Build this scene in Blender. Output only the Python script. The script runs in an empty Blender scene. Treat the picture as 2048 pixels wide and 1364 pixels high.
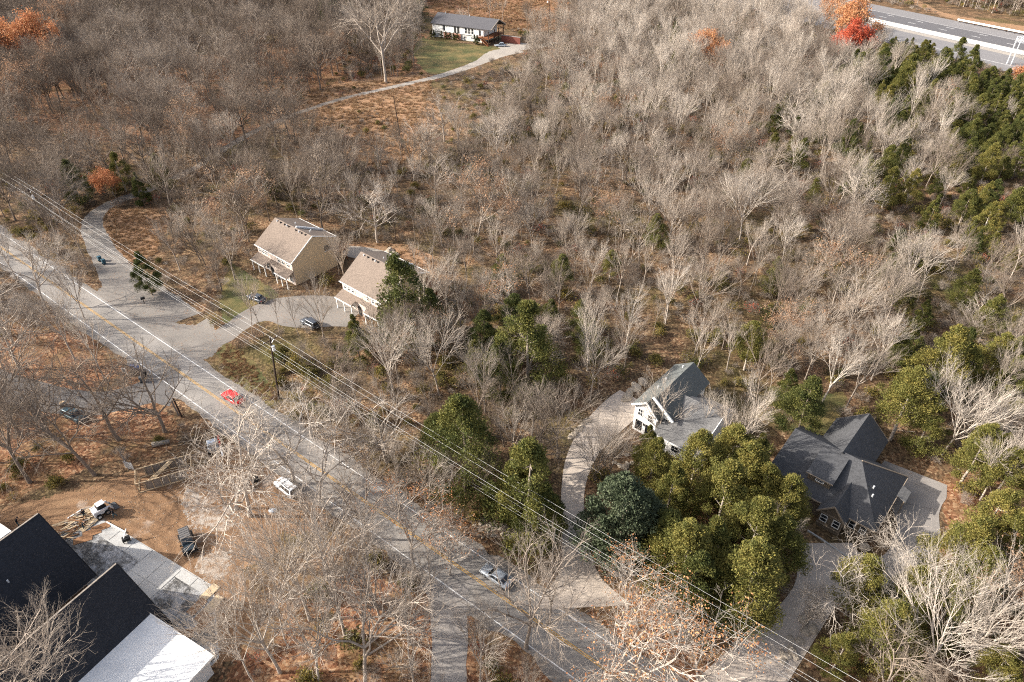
import bpy, math, random
import numpy as np
from mathutils import Vector, Matrix

# ------------------------------------------------------------------ camera, sky, sun, exposure
scene = bpy.context.scene
COL = scene.collection
CAM_H, FOCAL, PITCH = 80.0, 1365.0, math.radians(36.7)      # drone height (m), focal length in px of the 2048 px photo, look-down angle
cam_d = bpy.data.cameras.new('camera')
cam = bpy.data.objects.new('camera', cam_d)
COL.objects.link(cam)
cam.location = (0, 0, CAM_H)
cam.rotation_euler = (math.radians(90) - PITCH, 0, 0)
cam_d.sensor_width = 36.0
cam_d.lens = 36.0 * FOCAL / 2048.0
cam_d.clip_start = 0.5
cam_d.clip_end = 8000
scene.camera = cam

SUN_EL = math.radians(28)
world = bpy.data.worlds.new('World')
scene.world = world
world.use_nodes = True
wn = world.node_tree.nodes
sky = wn.new('ShaderNodeTexSky')
sky.sky_type = 'NISHITA'
sky.sun_disc = False
sky.sun_elevation = SUN_EL
sky.sun_rotation = math.radians(270)
sky.dust_density = 3.5
sky.ozone_density = 0.4
sky.air_density = 0.8
wn['Background'].inputs['Strength'].default_value = 0.125
sky_desat = wn.new('ShaderNodeHueSaturation')          # saturation cut added over the whole sky, for less blue fill light
sky_desat.inputs['Saturation'].default_value = 0.62
world.node_tree.links.new(sky.outputs[0], sky_desat.inputs['Color'])
world.node_tree.links.new(sky_desat.outputs[0], wn['Background'].inputs['Color'])
sun_d = bpy.data.lights.new('sun', 'SUN')
sun_d.energy = 3.6
sun_d.angle = math.radians(0.5)
sun_d.color = (1.0, 0.93, 0.83)
sun = bpy.data.objects.new('sun', sun_d)
COL.objects.link(sun)
sun.location = (-150, 0, 120)
sun.rotation_euler = Vector((math.cos(SUN_EL), 0.0, -math.sin(SUN_EL))).to_track_quat('-Z', 'Y').to_euler()
vs = scene.view_settings
vs.view_transform = 'Standard'
vs.look = 'None'
vs.exposure = 1.27
vs.gamma = 1.0
vs.use_curve_mapping = False
scene.cycles.max_bounces = 4
scene.cycles.diffuse_bounces = 2
scene.cycles.glossy_bounces = 2
scene.cycles.transmission_bounces = 2
scene.cycles.use_denoising = False
scene.cycles.filter_width = 1.1

S_, C_ = math.sin(PITCH), math.cos(PITCH)


def P(x, y, z=0.0):
    """a point of the photograph (2048 px wide) dropped onto the level z in the world"""
    u = (x - 1024) / FOCAL
    v = (y - 682) / FOCAL
    k = (CAM_H - z) / (S_ + v * C_)
    return Vector((u * k, k * (C_ - v * S_), z))


def Q(w):
    dy, dz = w[1], w[2] - CAM_H
    zc = dy * C_ - dz * S_
    return 1024 + FOCAL * w[0] / zc, 682 + FOCAL * (-dy * S_ - dz * C_) / zc, zc


def inpoly(x, y, poly):
    r = False
    n = len(poly)
    j = n - 1
    for i in range(n):
        xi, yi = poly[i]
        xj, yj = poly[j]
        if (yi > y) != (yj > y) and x < (xj - xi) * (y - yi) / (yj - yi) + xi:
            r = not r
        j = i
    return r


# ------------------------------------------------------------------ materials
def new_mat(name):
    m = bpy.data.materials.new(name)
    m.use_nodes = True
    nt = m.node_tree
    b = nt.nodes['Principled BSDF']
    b.inputs['Roughness'].default_value = 0.85
    b.inputs['Specular IOR Level'].default_value = 0.25
    return m, nt, b


def nd(nt, t, **kw):
    n = nt.nodes.new(t)
    for k, v in kw.items():
        if k in n.inputs:
            n.inputs[k].default_value = v
        else:
            setattr(n, k, v)
    return n


def ramp(nt, fac, stops, interp='LINEAR'):
    r = nt.nodes.new('ShaderNodeValToRGB')
    r.color_ramp.interpolation = interp
    e = r.color_ramp.elements
    while len(e) < len(stops):
        e.new(0.5)
    for i, (p, c) in enumerate(stops):
        e[i].position = p
        e[i].color = (*c, 1)
    nt.links.new(fac, r.inputs[0])
    return r.outputs[0]


def mixc(nt, fac, a, b, blend='MIX'):
    m = nt.nodes.new('ShaderNodeMix')
    m.data_type = 'RGBA'
    m.blend_type = blend
    for sock, v in ((m.inputs[0], fac), (m.inputs[6], a), (m.inputs[7], b)):
        if isinstance(v, (int, float)):
            sock.default_value = v
        elif isinstance(v, tuple):
            sock.default_value = (*v, 1)
        else:
            nt.links.new(v, sock)
    return m.outputs[2]


def coords(nt, scale=1.0, kind='Object', loc=(0, 0, 0), rot=0.0, vscale=None):
    tc = nt.nodes.new('ShaderNodeTexCoord')
    mp = nt.nodes.new('ShaderNodeMapping')
    mp.inputs['Scale'].default_value = vscale or (scale, scale, scale)
    mp.inputs['Location'].default_value = loc
    mp.inputs['Rotation'].default_value = (0, 0, rot)
    nt.links.new(tc.outputs[kind], mp.inputs[0])
    return mp.outputs[0]


def noise(nt, scale, detail=4, rough=0.6, vec=None, out='Fac'):
    n = nd(nt, 'ShaderNodeTexNoise', Scale=scale, Detail=detail, Roughness=rough)
    nt.links.new(vec if vec is not None else coords(nt), n.inputs['Vector'])
    return n.outputs[out]


def bump(nt, b, h, strength=0.4, dist=0.05):
    bp = nd(nt, 'ShaderNodeBump', Strength=strength, Distance=dist)
    nt.links.new(h, bp.inputs['Height'])
    nt.links.new(bp.outputs[0], b.inputs['Normal'])


def simple(name, col, rough=0.8, metal=0.0, var=0.18, scale=3.0, spec=0.25, coat=0.0):
    m, nt, b = new_mat(name)
    f = noise(nt, scale, 5, 0.65)
    lo = tuple(c * (1 - var) for c in col)
    hi = tuple(min(1, c * (1 + var)) for c in col)
    nt.links.new(ramp(nt, f, [(0.3, lo), (0.7, hi)]), b.inputs['Base Color'])
    b.inputs['Roughness'].default_value = rough
    b.inputs['Metallic'].default_value = metal
    b.inputs['Specular IOR Level'].default_value = spec
    b.inputs['Coat Weight'].default_value = coat
    return m


def litter_mat():
    """woodland floor: single leaves in rust, tan and brown, broken by damp soil and moss"""
    m, nt, b = new_mat('leaf_litter')
    v = coords(nt)
    vor = nd(nt, 'ShaderNodeTexVoronoi', Scale=3.2)
    nt.links.new(v, vor.inputs['Vector'])
    sep = nt.nodes.new('ShaderNodeSeparateColor')
    nt.links.new(vor.outputs['Color'], sep.inputs[0])
    leaves = ramp(nt, sep.outputs[0], [(0.0, (0.065, 0.040, 0.024)), (0.3, (0.14, 0.075, 0.042)), (0.55, (0.22, 0.125, 0.070)),
                                       (0.8, (0.31, 0.195, 0.11)), (1.0, (0.44, 0.32, 0.20))])
    big = noise(nt, 0.035, 5, 0.6, v)
    mid = noise(nt, 0.22, 5, 0.65, v)
    soil = ramp(nt, sep.outputs[1], [(0.0, (0.045, 0.030, 0.020)), (0.6, (0.095, 0.062, 0.036)), (1.0, (0.19, 0.135, 0.075))])
    moss = ramp(nt, sep.outputs[1], [(0.0, (0.050, 0.045, 0.018)), (0.7, (0.12, 0.10, 0.038)), (1.0, (0.21, 0.17, 0.075))])
    c = mixc(nt, ramp(nt, mid, [(0.42, (0, 0, 0)), (0.62, (1, 1, 1))]), soil, leaves)
    c = mixc(nt, ramp(nt, big, [(0.50, (0, 0, 0)), (0.68, (1, 1, 1))]), c, moss)
    nt.links.new(c, b.inputs['Base Color'])
    b.inputs['Specular IOR Level'].default_value = 0.1
    bump(nt, b, sep.outputs[2], 0.6, 0.08)
    return m


def rusty_litter_mat():
    m, nt, b = new_mat('rust_leaves')
    v = coords(nt)
    vor = nd(nt, 'ShaderNodeTexVoronoi', Scale=3.0)
    nt.links.new(v, vor.inputs['Vector'])
    sep = nt.nodes.new('ShaderNodeSeparateColor')
    nt.links.new(vor.outputs['Color'], sep.inputs[0])
    a = ramp(nt, sep.outputs[0], [(0.0, (0.10, 0.045, 0.026)), (0.35, (0.21, 0.094, 0.050)), (0.7, (0.32, 0.165, 0.088)), (1.0, (0.47, 0.31, 0.19))])
    d = ramp(nt, sep.outputs[1], [(0.0, (0.07, 0.040, 0.022)), (1.0, (0.22, 0.15, 0.075))])
    f = ramp(nt, noise(nt, 0.12, 6, 0.65, v), [(0.36, (0, 0, 0)), (0.56, (1, 1, 1))])
    nt.links.new(mixc(nt, f, d, a), b.inputs['Base Color'])
    b.inputs['Specular IOR Level'].default_value = 0.1
    bump(nt, b, sep.outputs[2], 0.6, 0.08)
    return m


def grass_mat(name, green, dry, bias):
    m, nt, b = new_mat(name)
    v = coords(nt)
    f1 = noise(nt, 6.0, 6, 0.75, v)
    f2 = noise(nt, 0.16, 5, 0.65, v)
    g = ramp(nt, f1, [(0.25, tuple(x * 0.45 for x in green)), (0.75, tuple(x * 1.5 for x in green))])
    d = ramp(nt, f1, [(0.25, tuple(x * 0.55 for x in dry)), (0.75, tuple(x * 1.35 for x in dry))])
    nt.links.new(mixc(nt, ramp(nt, f2, [(bias - 0.12, (0, 0, 0)), (bias + 0.12, (1, 1, 1))]), g, d), b.inputs['Base Color'])
    bump(nt, b, f1, 0.8, 0.15)
    return m


def drift(nt, c, v, amount=0.5):
    """fallen leaves lying on a hard surface, in drifts"""
    vor = nd(nt, 'ShaderNodeTexVoronoi', Scale=2.4)
    nt.links.new(v, vor.inputs['Vector'])
    sep = nt.nodes.new('ShaderNodeSeparateColor')
    nt.links.new(vor.outputs['Color'], sep.inputs[0])
    lf = ramp(nt, sep.outputs[0], [(0.0, (0.10, 0.050, 0.028)), (0.5, (0.24, 0.125, 0.065)), (1.0, (0.40, 0.27, 0.16))])
    sh = ramp(nt, vor.outputs['Distance'], [(0.22, (1, 1, 1)), (0.32, (0, 0, 0))])
    zone = ramp(nt, noise(nt, 0.30, 6, 0.75, v), [(0.62 - 0.22 * amount, (0, 0, 0)), (0.80 - 0.22 * amount, (1, 1, 1))])
    return mixc(nt, mixc(nt, 1.0, sh, zone, 'MULTIPLY'), c, lf)


def asphalt_mat(name, col, patchy=0.25, leaves=0.45):
    m, nt, b = new_mat(name)
    v = coords(nt)
    fine = noise(nt, 14.0, 6, 0.8, v)
    big = noise(nt, 0.11, 5, 0.6, v)
    mid = noise(nt, 0.9, 6, 0.7, v)
    c0 = ramp(nt, fine, [(0.25, tuple(x * 0.78 for x in col)), (0.75, tuple(x * 1.22 for x in col))])
    c1 = mixc(nt, ramp(nt, big, [(0.35, (0, 0, 0)), (0.65, (1, 1, 1))]), mixc(nt, patchy, c0, (0.09, 0.085, 0.08)), c0)
    # cracks
    vor = nd(nt, 'ShaderNodeTexVoronoi', Scale=0.35, feature='DISTANCE_TO_EDGE')
    wv = nd(nt, 'ShaderNodeTexNoise', Scale=0.8, Detail=4)
    nt.links.new(v, wv.inputs['Vector'])
    nt.links.new(mixc(nt, 0.35, v, wv.outputs['Color'], 'LINEAR_LIGHT'), vor.inputs['Vector'])
    cr = ramp(nt, vor.outputs['Distance'], [(0.0, (1, 1, 1)), (0.014, (0, 0, 0))])
    c2 = mixc(nt, mixc(nt, ramp(nt, mid, [(0.5, (0, 0, 0)), (0.6, (1, 1, 1))]), (0, 0, 0), cr), c1, tuple(x * 0.45 for x in col))
    if leaves:
        c2 = drift(nt, c2, v, leaves)
    nt.links.new(c2, b.inputs['Base Color'])
    bump(nt, b, fine, 0.3, 0.02)
    return m


def concrete_mat(name, col):
    m, nt, b = new_mat(name)
    v = coords(nt)
    f = noise(nt, 0.5, 7, 0.7, v)
    g = noise(nt, 9.0, 5, 0.75, v)
    c = ramp(nt, f, [(0.25, tuple(x * 0.72 for x in col)), (0.5, col), (0.78, tuple(x * 1.14 for x in col))])
    c = mixc(nt, 0.25, c, ramp(nt, g, [(0.3, tuple(x * 0.6 for x in col)), (0.7, tuple(x * 1.2 for x in col))]))
    st = ramp(nt, noise(nt, 0.16, 6, 0.7, v), [(0.45, (0, 0, 0)), (0.72, (1, 1, 1))])
    c = mixc(nt, mixc(nt, 0.45, (0, 0, 0), st), c, tuple(x * 0.55 for x in col))
    c = drift(nt, c, v, 0.35)
    nt.links.new(c, b.inputs['Base Color'])
    bump(nt, b, g, 0.2, 0.02)
    return m


def dirt_mat():
    m, nt, b = new_mat('bare_soil')
    v = coords(nt)
    a = noise(nt, 0.35, 7, 0.7, v)
    g = noise(nt, 5.0, 6, 0.78, v)
    # wheel tracks swinging round the lot
    wv = nd(nt, 'ShaderNodeTexWave', Scale=0.16, Distortion=9.0, Detail=4.0, wave_type='RINGS', rings_direction='Z')
    wv.inputs['Detail Scale'].default_value = 0.7
    nt.links.new(coords(nt, loc=(62, -44, 0)), wv.inputs['Vector'])
    c = ramp(nt, a, [(0.25, (0.12, 0.065, 0.035)), (0.5, (0.25, 0.135, 0.066)), (0.75, (0.36, 0.225, 0.125))])
    c = mixc(nt, 0.40, c, ramp(nt, g, [(0.3, (0.08, 0.045, 0.025)), (0.7, (0.42, 0.27, 0.16))]))
    c = mixc(nt, mixc(nt, 0.6, (0, 0, 0), mixc(nt, 1.0, ramp(nt, wv.outputs['Fac'], [(0.6, (0, 0, 0)), (0.9, (1, 1, 1))]), ramp(nt, g, [(0.35, (0, 0, 0)), (0.6, (1, 1, 1))]), 'MULTIPLY')), c, (0.11, 0.062, 0.034))
    dust = ramp(nt, noise(nt, 0.16, 6, 0.7, coords(nt, loc=(3, 9, 1))), [(0.57, (0, 0, 0)), (0.70, (1, 1, 1))])
    c = mixc(nt, mixc(nt, 0.6, (0, 0, 0), dust), c, (0.52, 0.47, 0.42))
    nt.links.new(c, b.inputs['Base Color'])
    bump(nt, b, mixc(nt, 0.35, g, wv.outputs['Fac']), 0.9, 0.2)
    return m


def dusty_mat():
    m, nt, b = new_mat('chalky_dust')
    v = coords(nt)
    g = noise(nt, 5.0, 6, 0.78, v)
    soil = ramp(nt, g, [(0.3, (0.13, 0.075, 0.042)), (0.7, (0.36, 0.235, 0.145))])
    dust = ramp(nt, g, [(0.3, (0.34, 0.295, 0.25)), (0.7, (0.52, 0.48, 0.43))])
    f = ramp(nt, noise(nt, 0.9, 7, 0.75, v), [(0.40, (0, 0, 0)), (0.62, (1, 1, 1))])
    nt.links.new(mixc(nt, f, soil, dust), b.inputs['Base Color'])
    bump(nt, b, g, 0.7, 0.15)
    return m


def shingle_mat(name, col, var=0.35):
    m, nt, b = new_mat(name)
    v = coords(nt)
    a = noise(nt, 5.0, 4, 0.8, coords(nt, vscale=(1.0, 1.0, 2.0)))
    br = nd(nt, 'ShaderNodeTexVoronoi', Scale=4.0, distance='CHEBYCHEV')
    nt.links.new(coords(nt, vscale=(1.0, 1.0, 1.6)), br.inputs['Vector'])
    sep = nt.nodes.new('ShaderNodeSeparateColor')
    nt.links.new(br.outputs['Color'], sep.inputs[0])
    c = ramp(nt, sep.outputs[0], [(0.0, tuple(x * (1 - var) for x in col)), (1.0, tuple(x * (1 + var) for x in col))])
    c = mixc(nt, 0.5, c, ramp(nt, a, [(0.3, tuple(x * 0.6 for x in col)), (0.7, tuple(x * 1.4 for x in col))]))
    st = noise(nt, 0.25, 4, 0.6, v)
    c = mixc(nt, mixc(nt, 0.35, (0, 0, 0), st), c, tuple(x * 1.5 for x in col))
    nt.links.new(c, b.inputs['Base Color'])
    b.inputs['Roughness'].default_value = 0.9
    # courses
    wv = nd(nt, 'ShaderNodeTexWave', Scale=1.9, Distortion=0.6, bands_direction='Z', wave_profile='SAW')
    nt.links.new(v, wv.inputs['Vector'])
    bump(nt, b, wv.outputs['Fac'], 0.35, 0.04)
    return m


def siding_mat(name, col, scale=1.25):
    m, nt, b = new_mat(name)
    v = coords(nt)
    f = noise(nt, 1.2, 5, 0.6, v)
    nt.links.new(ramp(nt, f, [(0.3, tuple(x * 0.9 for x in col)), (0.7, tuple(min(1, x * 1.06) for x in col))]), b.inputs['Base Color'])
    wv = nd(nt, 'ShaderNodeTexWave', Scale=scale, bands_direction='Z', wave_profile='SAW')
    nt.links.new(v, wv.inputs['Vector'])
    bump(nt, b, wv.outputs['Fac'], 0.15, 0.02)
    return m


def bark_mat():
    """bark of the bare trees; 'tint' on each tree runs from dark brown-grey to the chalky grey of sunbleached twigs"""
    m, nt, b = new_mat('bark')
    at = nd(nt, 'ShaderNodeAttribute', attribute_type='INSTANCER', attribute_name='tint')
    c = ramp(nt, at.outputs['Fac'], [(0.0, (0.12, 0.095, 0.076)), (0.35, (0.22, 0.182, 0.150)), (0.7, (0.385, 0.34, 0.295)), (1.0, (0.49, 0.445, 0.395))])
    f = noise(nt, 1.6, 4, 0.7, coords(nt))
    c = mixc(nt, 0.6, c, ramp(nt, f, [(0.35, (0.30, 0.27, 0.25)), (0.65, (0.75, 0.73, 0.72))]), 'MULTIPLY')
    br = nt.nodes.new('ShaderNodeMix')
    br.data_type = 'RGBA'
    br.blend_type = 'MULTIPLY'
    br.inputs[0].default_value = 1.0
    nt.links.new(c, br.inputs[6])
    br.inputs[7].default_value = (1.56, 1.54, 1.50, 1)
    nt.links.new(br.outputs[2], b.inputs['Base Color'])
    b.inputs['Specular IOR Level'].default_value = 0.125
    return m


def leaf_mat(name, stops, translucent=0.25):
    """foliage; the face attribute 'clump' gives each spray its own colour, 'tint' shifts the whole plant"""
    m, nt, b = new_mat(name)
    a = nd(nt, 'ShaderNodeAttribute', attribute_type='GEOMETRY', attribute_name='clump')
    t = nd(nt, 'ShaderNodeAttribute', attribute_type='INSTANCER', attribute_name='tint')
    ad = nd(nt, 'ShaderNodeMath', operation='ADD')
    ml = nd(nt, 'ShaderNodeMath', operation='MULTIPLY')
    ml.inputs[1].default_value = 0.55
    m2 = nd(nt, 'ShaderNodeMath', operation='MULTIPLY')
    m2.inputs[1].default_value = 0.55
    nt.links.new(a.outputs['Fac'], ml.inputs[0])
    nt.links.new(t.outputs['Fac'], m2.inputs[0])
    nt.links.new(ml.outputs[0], ad.inputs[0])
    nt.links.new(m2.outputs[0], ad.inputs[1])
    c = ramp(nt, ad.outputs[0], stops)
    nt.links.new(c, b.inputs['Base Color'])
    b.inputs['Roughness'].default_value = 0.7
    b.inputs['Specular IOR Level'].default_value = 0.2
    tr = nt.nodes.new('ShaderNodeBsdfTranslucent')
    nt.links.new(c, tr.inputs['Color'])
    mx = nt.nodes.new('ShaderNodeMixShader')
    mx.inputs[0].default_value = translucent
    nt.links.new(b.outputs[0], mx.inputs[1])
    nt.links.new(tr.outputs[0], mx.inputs[2])
    nt.links.new(mx.outputs[0], nt.nodes['Material Output'].inputs['Surface'])
    return m


def paver_mat():
    m, nt, b = new_mat('paver_stone')
    at = nd(nt, 'ShaderNodeAttribute', attribute_type='GEOMETRY', attribute_name='clump')
    c = ramp(nt, at.outputs['Fac'], [(0.0, (0.055, 0.054, 0.055)), (0.5, (0.12, 0.115, 0.11)), (1.0, (0.20, 0.195, 0.185))])
    v = coords(nt)
    d = ramp(nt, noise(nt, 0.30, 6, 0.7, v), [(0.46, (0, 0, 0)), (0.56, (1, 1, 1))])
    d2 = ramp(nt, noise(nt, 2.8, 5, 0.8, v), [(0.50, (0, 0, 0)), (0.62, (1, 1, 1))])
    f = mixc(nt, 0.5, d, mixc(nt, 1.0, d, d2, 'MULTIPLY'))
    nt.links.new(mixc(nt, f, c, (0.50, 0.50, 0.51)), b.inputs['Base Color'])
    return m


def membrane_mat():
    m, nt, b = new_mat('white_membrane')
    v = coords(nt)
    f = noise(nt, 0.5, 6, 0.65, v)
    c = ramp(nt, f, [(0.3, (0.66, 0.67, 0.68)), (0.7, (0.80, 0.80, 0.79))])
    sp = nd(nt, 'ShaderNodeTexVoronoi', Scale=1.1)
    nt.links.new(v, sp.inputs['Vector'])
    s = ramp(nt, sp.outputs['Distance'], [(0.0, (1, 1, 1)), (0.075, (0, 0, 0))])
    pick = ramp(nt, noise(nt, 0.7, 3, 0.6, v), [(0.5, (0, 0, 0)), (0.56, (1, 1, 1))])
    c = mixc(nt, mixc(nt, 1.0, s, pick, 'MULTIPLY'), c, (0.16, 0.10, 0.07))
    nt.links.new(c, b.inputs['Base Color'])
    b.inputs['Roughness'].default_value = 0.6
    return m


def glass_mat(name='window_glass', col=(0.012, 0.016, 0.022), rough=0.06):
    m, nt, b = new_mat(name)
    b.inputs['Base Color'].default_value = (*col, 1)
    b.inputs['Roughness'].default_value = rough
    b.inputs['Specular IOR Level'].default_value = 0.6
    return m


M = dict(
    litter=litter_mat(), rust=rusty_litter_mat(),
    lawn=grass_mat('lawn_grass', (0.085, 0.088, 0.030), (0.21, 0.155, 0.062), 0.52),
    dry=grass_mat('dry_grass', (0.20, 0.135, 0.072), (0.35, 0.205, 0.115), 0.42),
    asphalt=asphalt_mat('asphalt', (0.31, 0.285, 0.26), 0.4, 0.25),
    lane=asphalt_mat('old_asphalt', (0.25, 0.225, 0.20), 0.45, 0.75), track=asphalt_mat('track_gravel', (0.25, 0.215, 0.18), 0.4, 0.9),
    dark_lane=asphalt_mat('damp_asphalt', (0.15, 0.14, 0.135), 0.35),
    highway=asphalt_mat('highway_asphalt', (0.22, 0.21, 0.21), 0.1, 0),
    highway_dark=asphalt_mat('highway_lanes', (0.13, 0.125, 0.13), 0.1, 0),
    gravel=asphalt_mat('gravel', (0.38, 0.34, 0.295), 0.25, 0.4),
    concrete=concrete_mat('concrete', (0.52, 0.445, 0.375)),
    pale_concrete=concrete_mat('pale_concrete', (0.47, 0.465, 0.45)),
    grey_concrete=concrete_mat('grey_concrete', (0.30, 0.275, 0.255)),
    soil=dirt_mat(), dusty=dusty_mat(), pavers=paver_mat(), membrane=membrane_mat(),
    white_line=simple('white_road_paint', (0.72, 0.71, 0.69), 0.7, var=0.2, scale=2.5),
    yellow_line=simple('yellow_road_paint', (0.50, 0.29, 0.075), 0.7, var=0.3, scale=2.5),
    patch=asphalt_mat('asphalt_patch', (0.13, 0.125, 0.12), 0.3),
    roof_black=shingle_mat('black_shingles', (0.026, 0.028, 0.034), 0.45),
    roof_dark=shingle_mat('charcoal_shingles', (0.066, 0.067, 0.071), 0.45),
    roof_green=shingle_mat('grey_green_shingles', (0.105, 0.112, 0.108), 0.35),
    roof_grey=shingle_mat('grey_shingles', (0.15, 0.147, 0.145), 0.35),
    roof_brown=shingle_mat('brown_shingles', (0.175, 0.138, 0.112), 0.4),
    roof_ranch=shingle_mat('slate_shingles', (0.085, 0.083, 0.09), 0.25),
    tan_wall=siding_mat('tan_siding', (0.54, 0.43, 0.29), 1.0),
    pink_wall=siding_mat('pale_pink_brick', (0.62, 0.52, 0.45), 2.0),
    white_wall=siding_mat('white_siding', (0.78, 0.77, 0.75)),
    taupe_wall=siding_mat('taupe_siding', (0.155, 0.122, 0.088)),
    block=simple('painted_block', (0.62, 0.61, 0.57), 0.9),
    brick=simple('pink_brick', (0.38, 0.20, 0.145), 0.9, var=0.35, scale=8),
    dark_brick=simple('dark_red_brick', (0.17, 0.060, 0.045), 0.9, var=0.35, scale=6),
    trim=simple('white_trim', (0.80, 0.79, 0.76), 0.6, var=0.05),
    tan_trim=simple('taupe_trim', (0.30, 0.24, 0.18), 0.7, var=0.1),
    dark_trim=simple('dark_trim', (0.035, 0.033, 0.032), 0.7),
    glass=glass_mat(), glass_grey=glass_mat('grey_glass', (0.10, 0.12, 0.14), 0.12), louvre=simple('black_louvre', (0.012, 0.011, 0.010), 0.8),
    metal=simple('galvanised_metal', (0.46, 0.47, 0.48), 0.45, 0.6, 0.12), bright_metal=simple('bright_metal', (0.72, 0.73, 0.74), 0.4, 0.3, 0.1),
    wood_dark=simple('creosoted_wood', (0.055, 0.036, 0.028), 0.9, var=0.3), deck=simple('stained_deck_wood', (0.20, 0.075, 0.030), 0.8, var=0.25),
    lumber=simple('new_lumber', (0.52, 0.40, 0.26), 0.8, var=0.3, scale=1.5), plywood=simple('wet_plywood', (0.24, 0.125, 0.062), 0.8, var=0.35, scale=1.2),
    weathered=simple('weathered_wood', (0.26, 0.225, 0.19), 0.9, var=0.3),
    rock=simple('limestone', (0.40, 0.34, 0.27), 0.9, var=0.35, scale=2.5), rubber=simple('tyre_rubber', (0.018, 0.018, 0.019), 0.9),
    red_paint=simple('red_car_paint', (0.60, 0.006, 0.010), 0.35, 0.0, 0.03, coat=0.25), white_paint=simple('white_car_paint', (0.74, 0.76, 0.79), 0.3, 0.0, 0.03, coat=0.6),
    navy_paint=simple('dark_green_blue_paint', (0.010, 0.020, 0.028), 0.28, 0.0, 0.05, coat=0.8), grey_paint=simple('grey_car_paint', (0.075, 0.082, 0.095), 0.3, 0.3, 0.04, coat=0.7),
    silver_paint=simple('silver_car_paint', (0.46, 0.50, 0.55), 0.3, 0.4, 0.04, coat=0.7), teal_paint=simple('dark_teal_paint', (0.02, 0.055, 0.075), 0.3, 0.2, 0.05, coat=0.7),
    soft_top=simple('grey_canvas_top', (0.13, 0.125, 0.125), 0.9, var=0.2, scale=6), black_plastic=simple('black_plastic', (0.017, 0.017, 0.018), 0.6),
    blue_plastic=simple('blue_plastic', (0.035, 0.075, 0.20), 0.5), teal_plastic=simple('teal_plastic', (0.03, 0.085, 0.12), 0.5), grey_plastic=simple('grey_plastic', (0.10, 0.105, 0.11), 0.6),
    lamp=simple('lamp_lens', (0.85, 0.85, 0.82), 0.2, var=0.02), tail=simple('tail_lens', (0.35, 0.01, 0.01), 0.25, var=0.02),
    rim=simple('alloy_rim', (0.55, 0.56, 0.57), 0.35, 0.7, 0.05), skin=simple('skin', (0.45, 0.27, 0.19), 0.7, var=0.05),
    cloth_dark=simple('dark_workwear', (0.018, 0.020, 0.026), 0.9), denim=simple('teal_trousers', (0.06, 0.12, 0.15), 0.9),
    wire=simple('aluminium_wire', (0.62, 0.61, 0.59), 0.5, 0.0, 0.02), red_steel=simple('red_steel', (0.50, 0.03, 0.02), 0.5),
    bark=bark_mat(), log_end=simple('cut_log', (0.50, 0.36, 0.22), 0.9),
    cedar=leaf_mat('cedar_foliage', [(0.0, (0.030, 0.046, 0.017)), (0.3, (0.072, 0.086, 0.026)), (0.6, (0.165, 0.158, 0.042)), (1.0, (0.30, 0.235, 0.065))], 0.22),
    blue_green=leaf_mat('holly_foliage', [(0.0, (0.022, 0.036, 0.022)), (0.5, (0.075, 0.095, 0.052)), (1.0, (0.19, 0.21, 0.13))], 0.1),
    pine=leaf_mat('pine_foliage', [(0.0, (0.05, 0.085, 0.018)), (0.5, (0.13, 0.16, 0.035)), (1.0, (0.24, 0.24, 0.06))], 0.2),
    orange=leaf_mat('orange_leaves', [(0.0, (0.28, 0.10, 0.045)), (0.5, (0.46, 0.19, 0.09)), (1.0, (0.58, 0.33, 0.16))], 0.3),
    red=leaf_mat('red_leaves', [(0.0, (0.32, 0.055, 0.032)), (0.5, (0.50, 0.10, 0.055)), (1.0, (0.60, 0.19, 0.095))], 0.3),
    tan_leaf=leaf_mat('tan_leaves', [(0.0, (0.18, 0.095, 0.055)), (0.5, (0.30, 0.175, 0.105)), (1.0, (0.42, 0.29, 0.19))], 0.3),
    olive=leaf_mat('honeysuckle_leaves', [(0.0, (0.055, 0.058, 0.018)), (0.4, (0.13, 0.115, 0.033)), (0.75, (0.25, 0.19, 0.05)), (1.0, (0.44, 0.30, 0.06))], 0.3),
    straw=leaf_mat('straw', [(0.0, (0.17, 0.095, 0.05)), (0.5, (0.33, 0.20, 0.11)), (1.0, (0.46, 0.34, 0.20))], 0.2),
)


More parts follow.
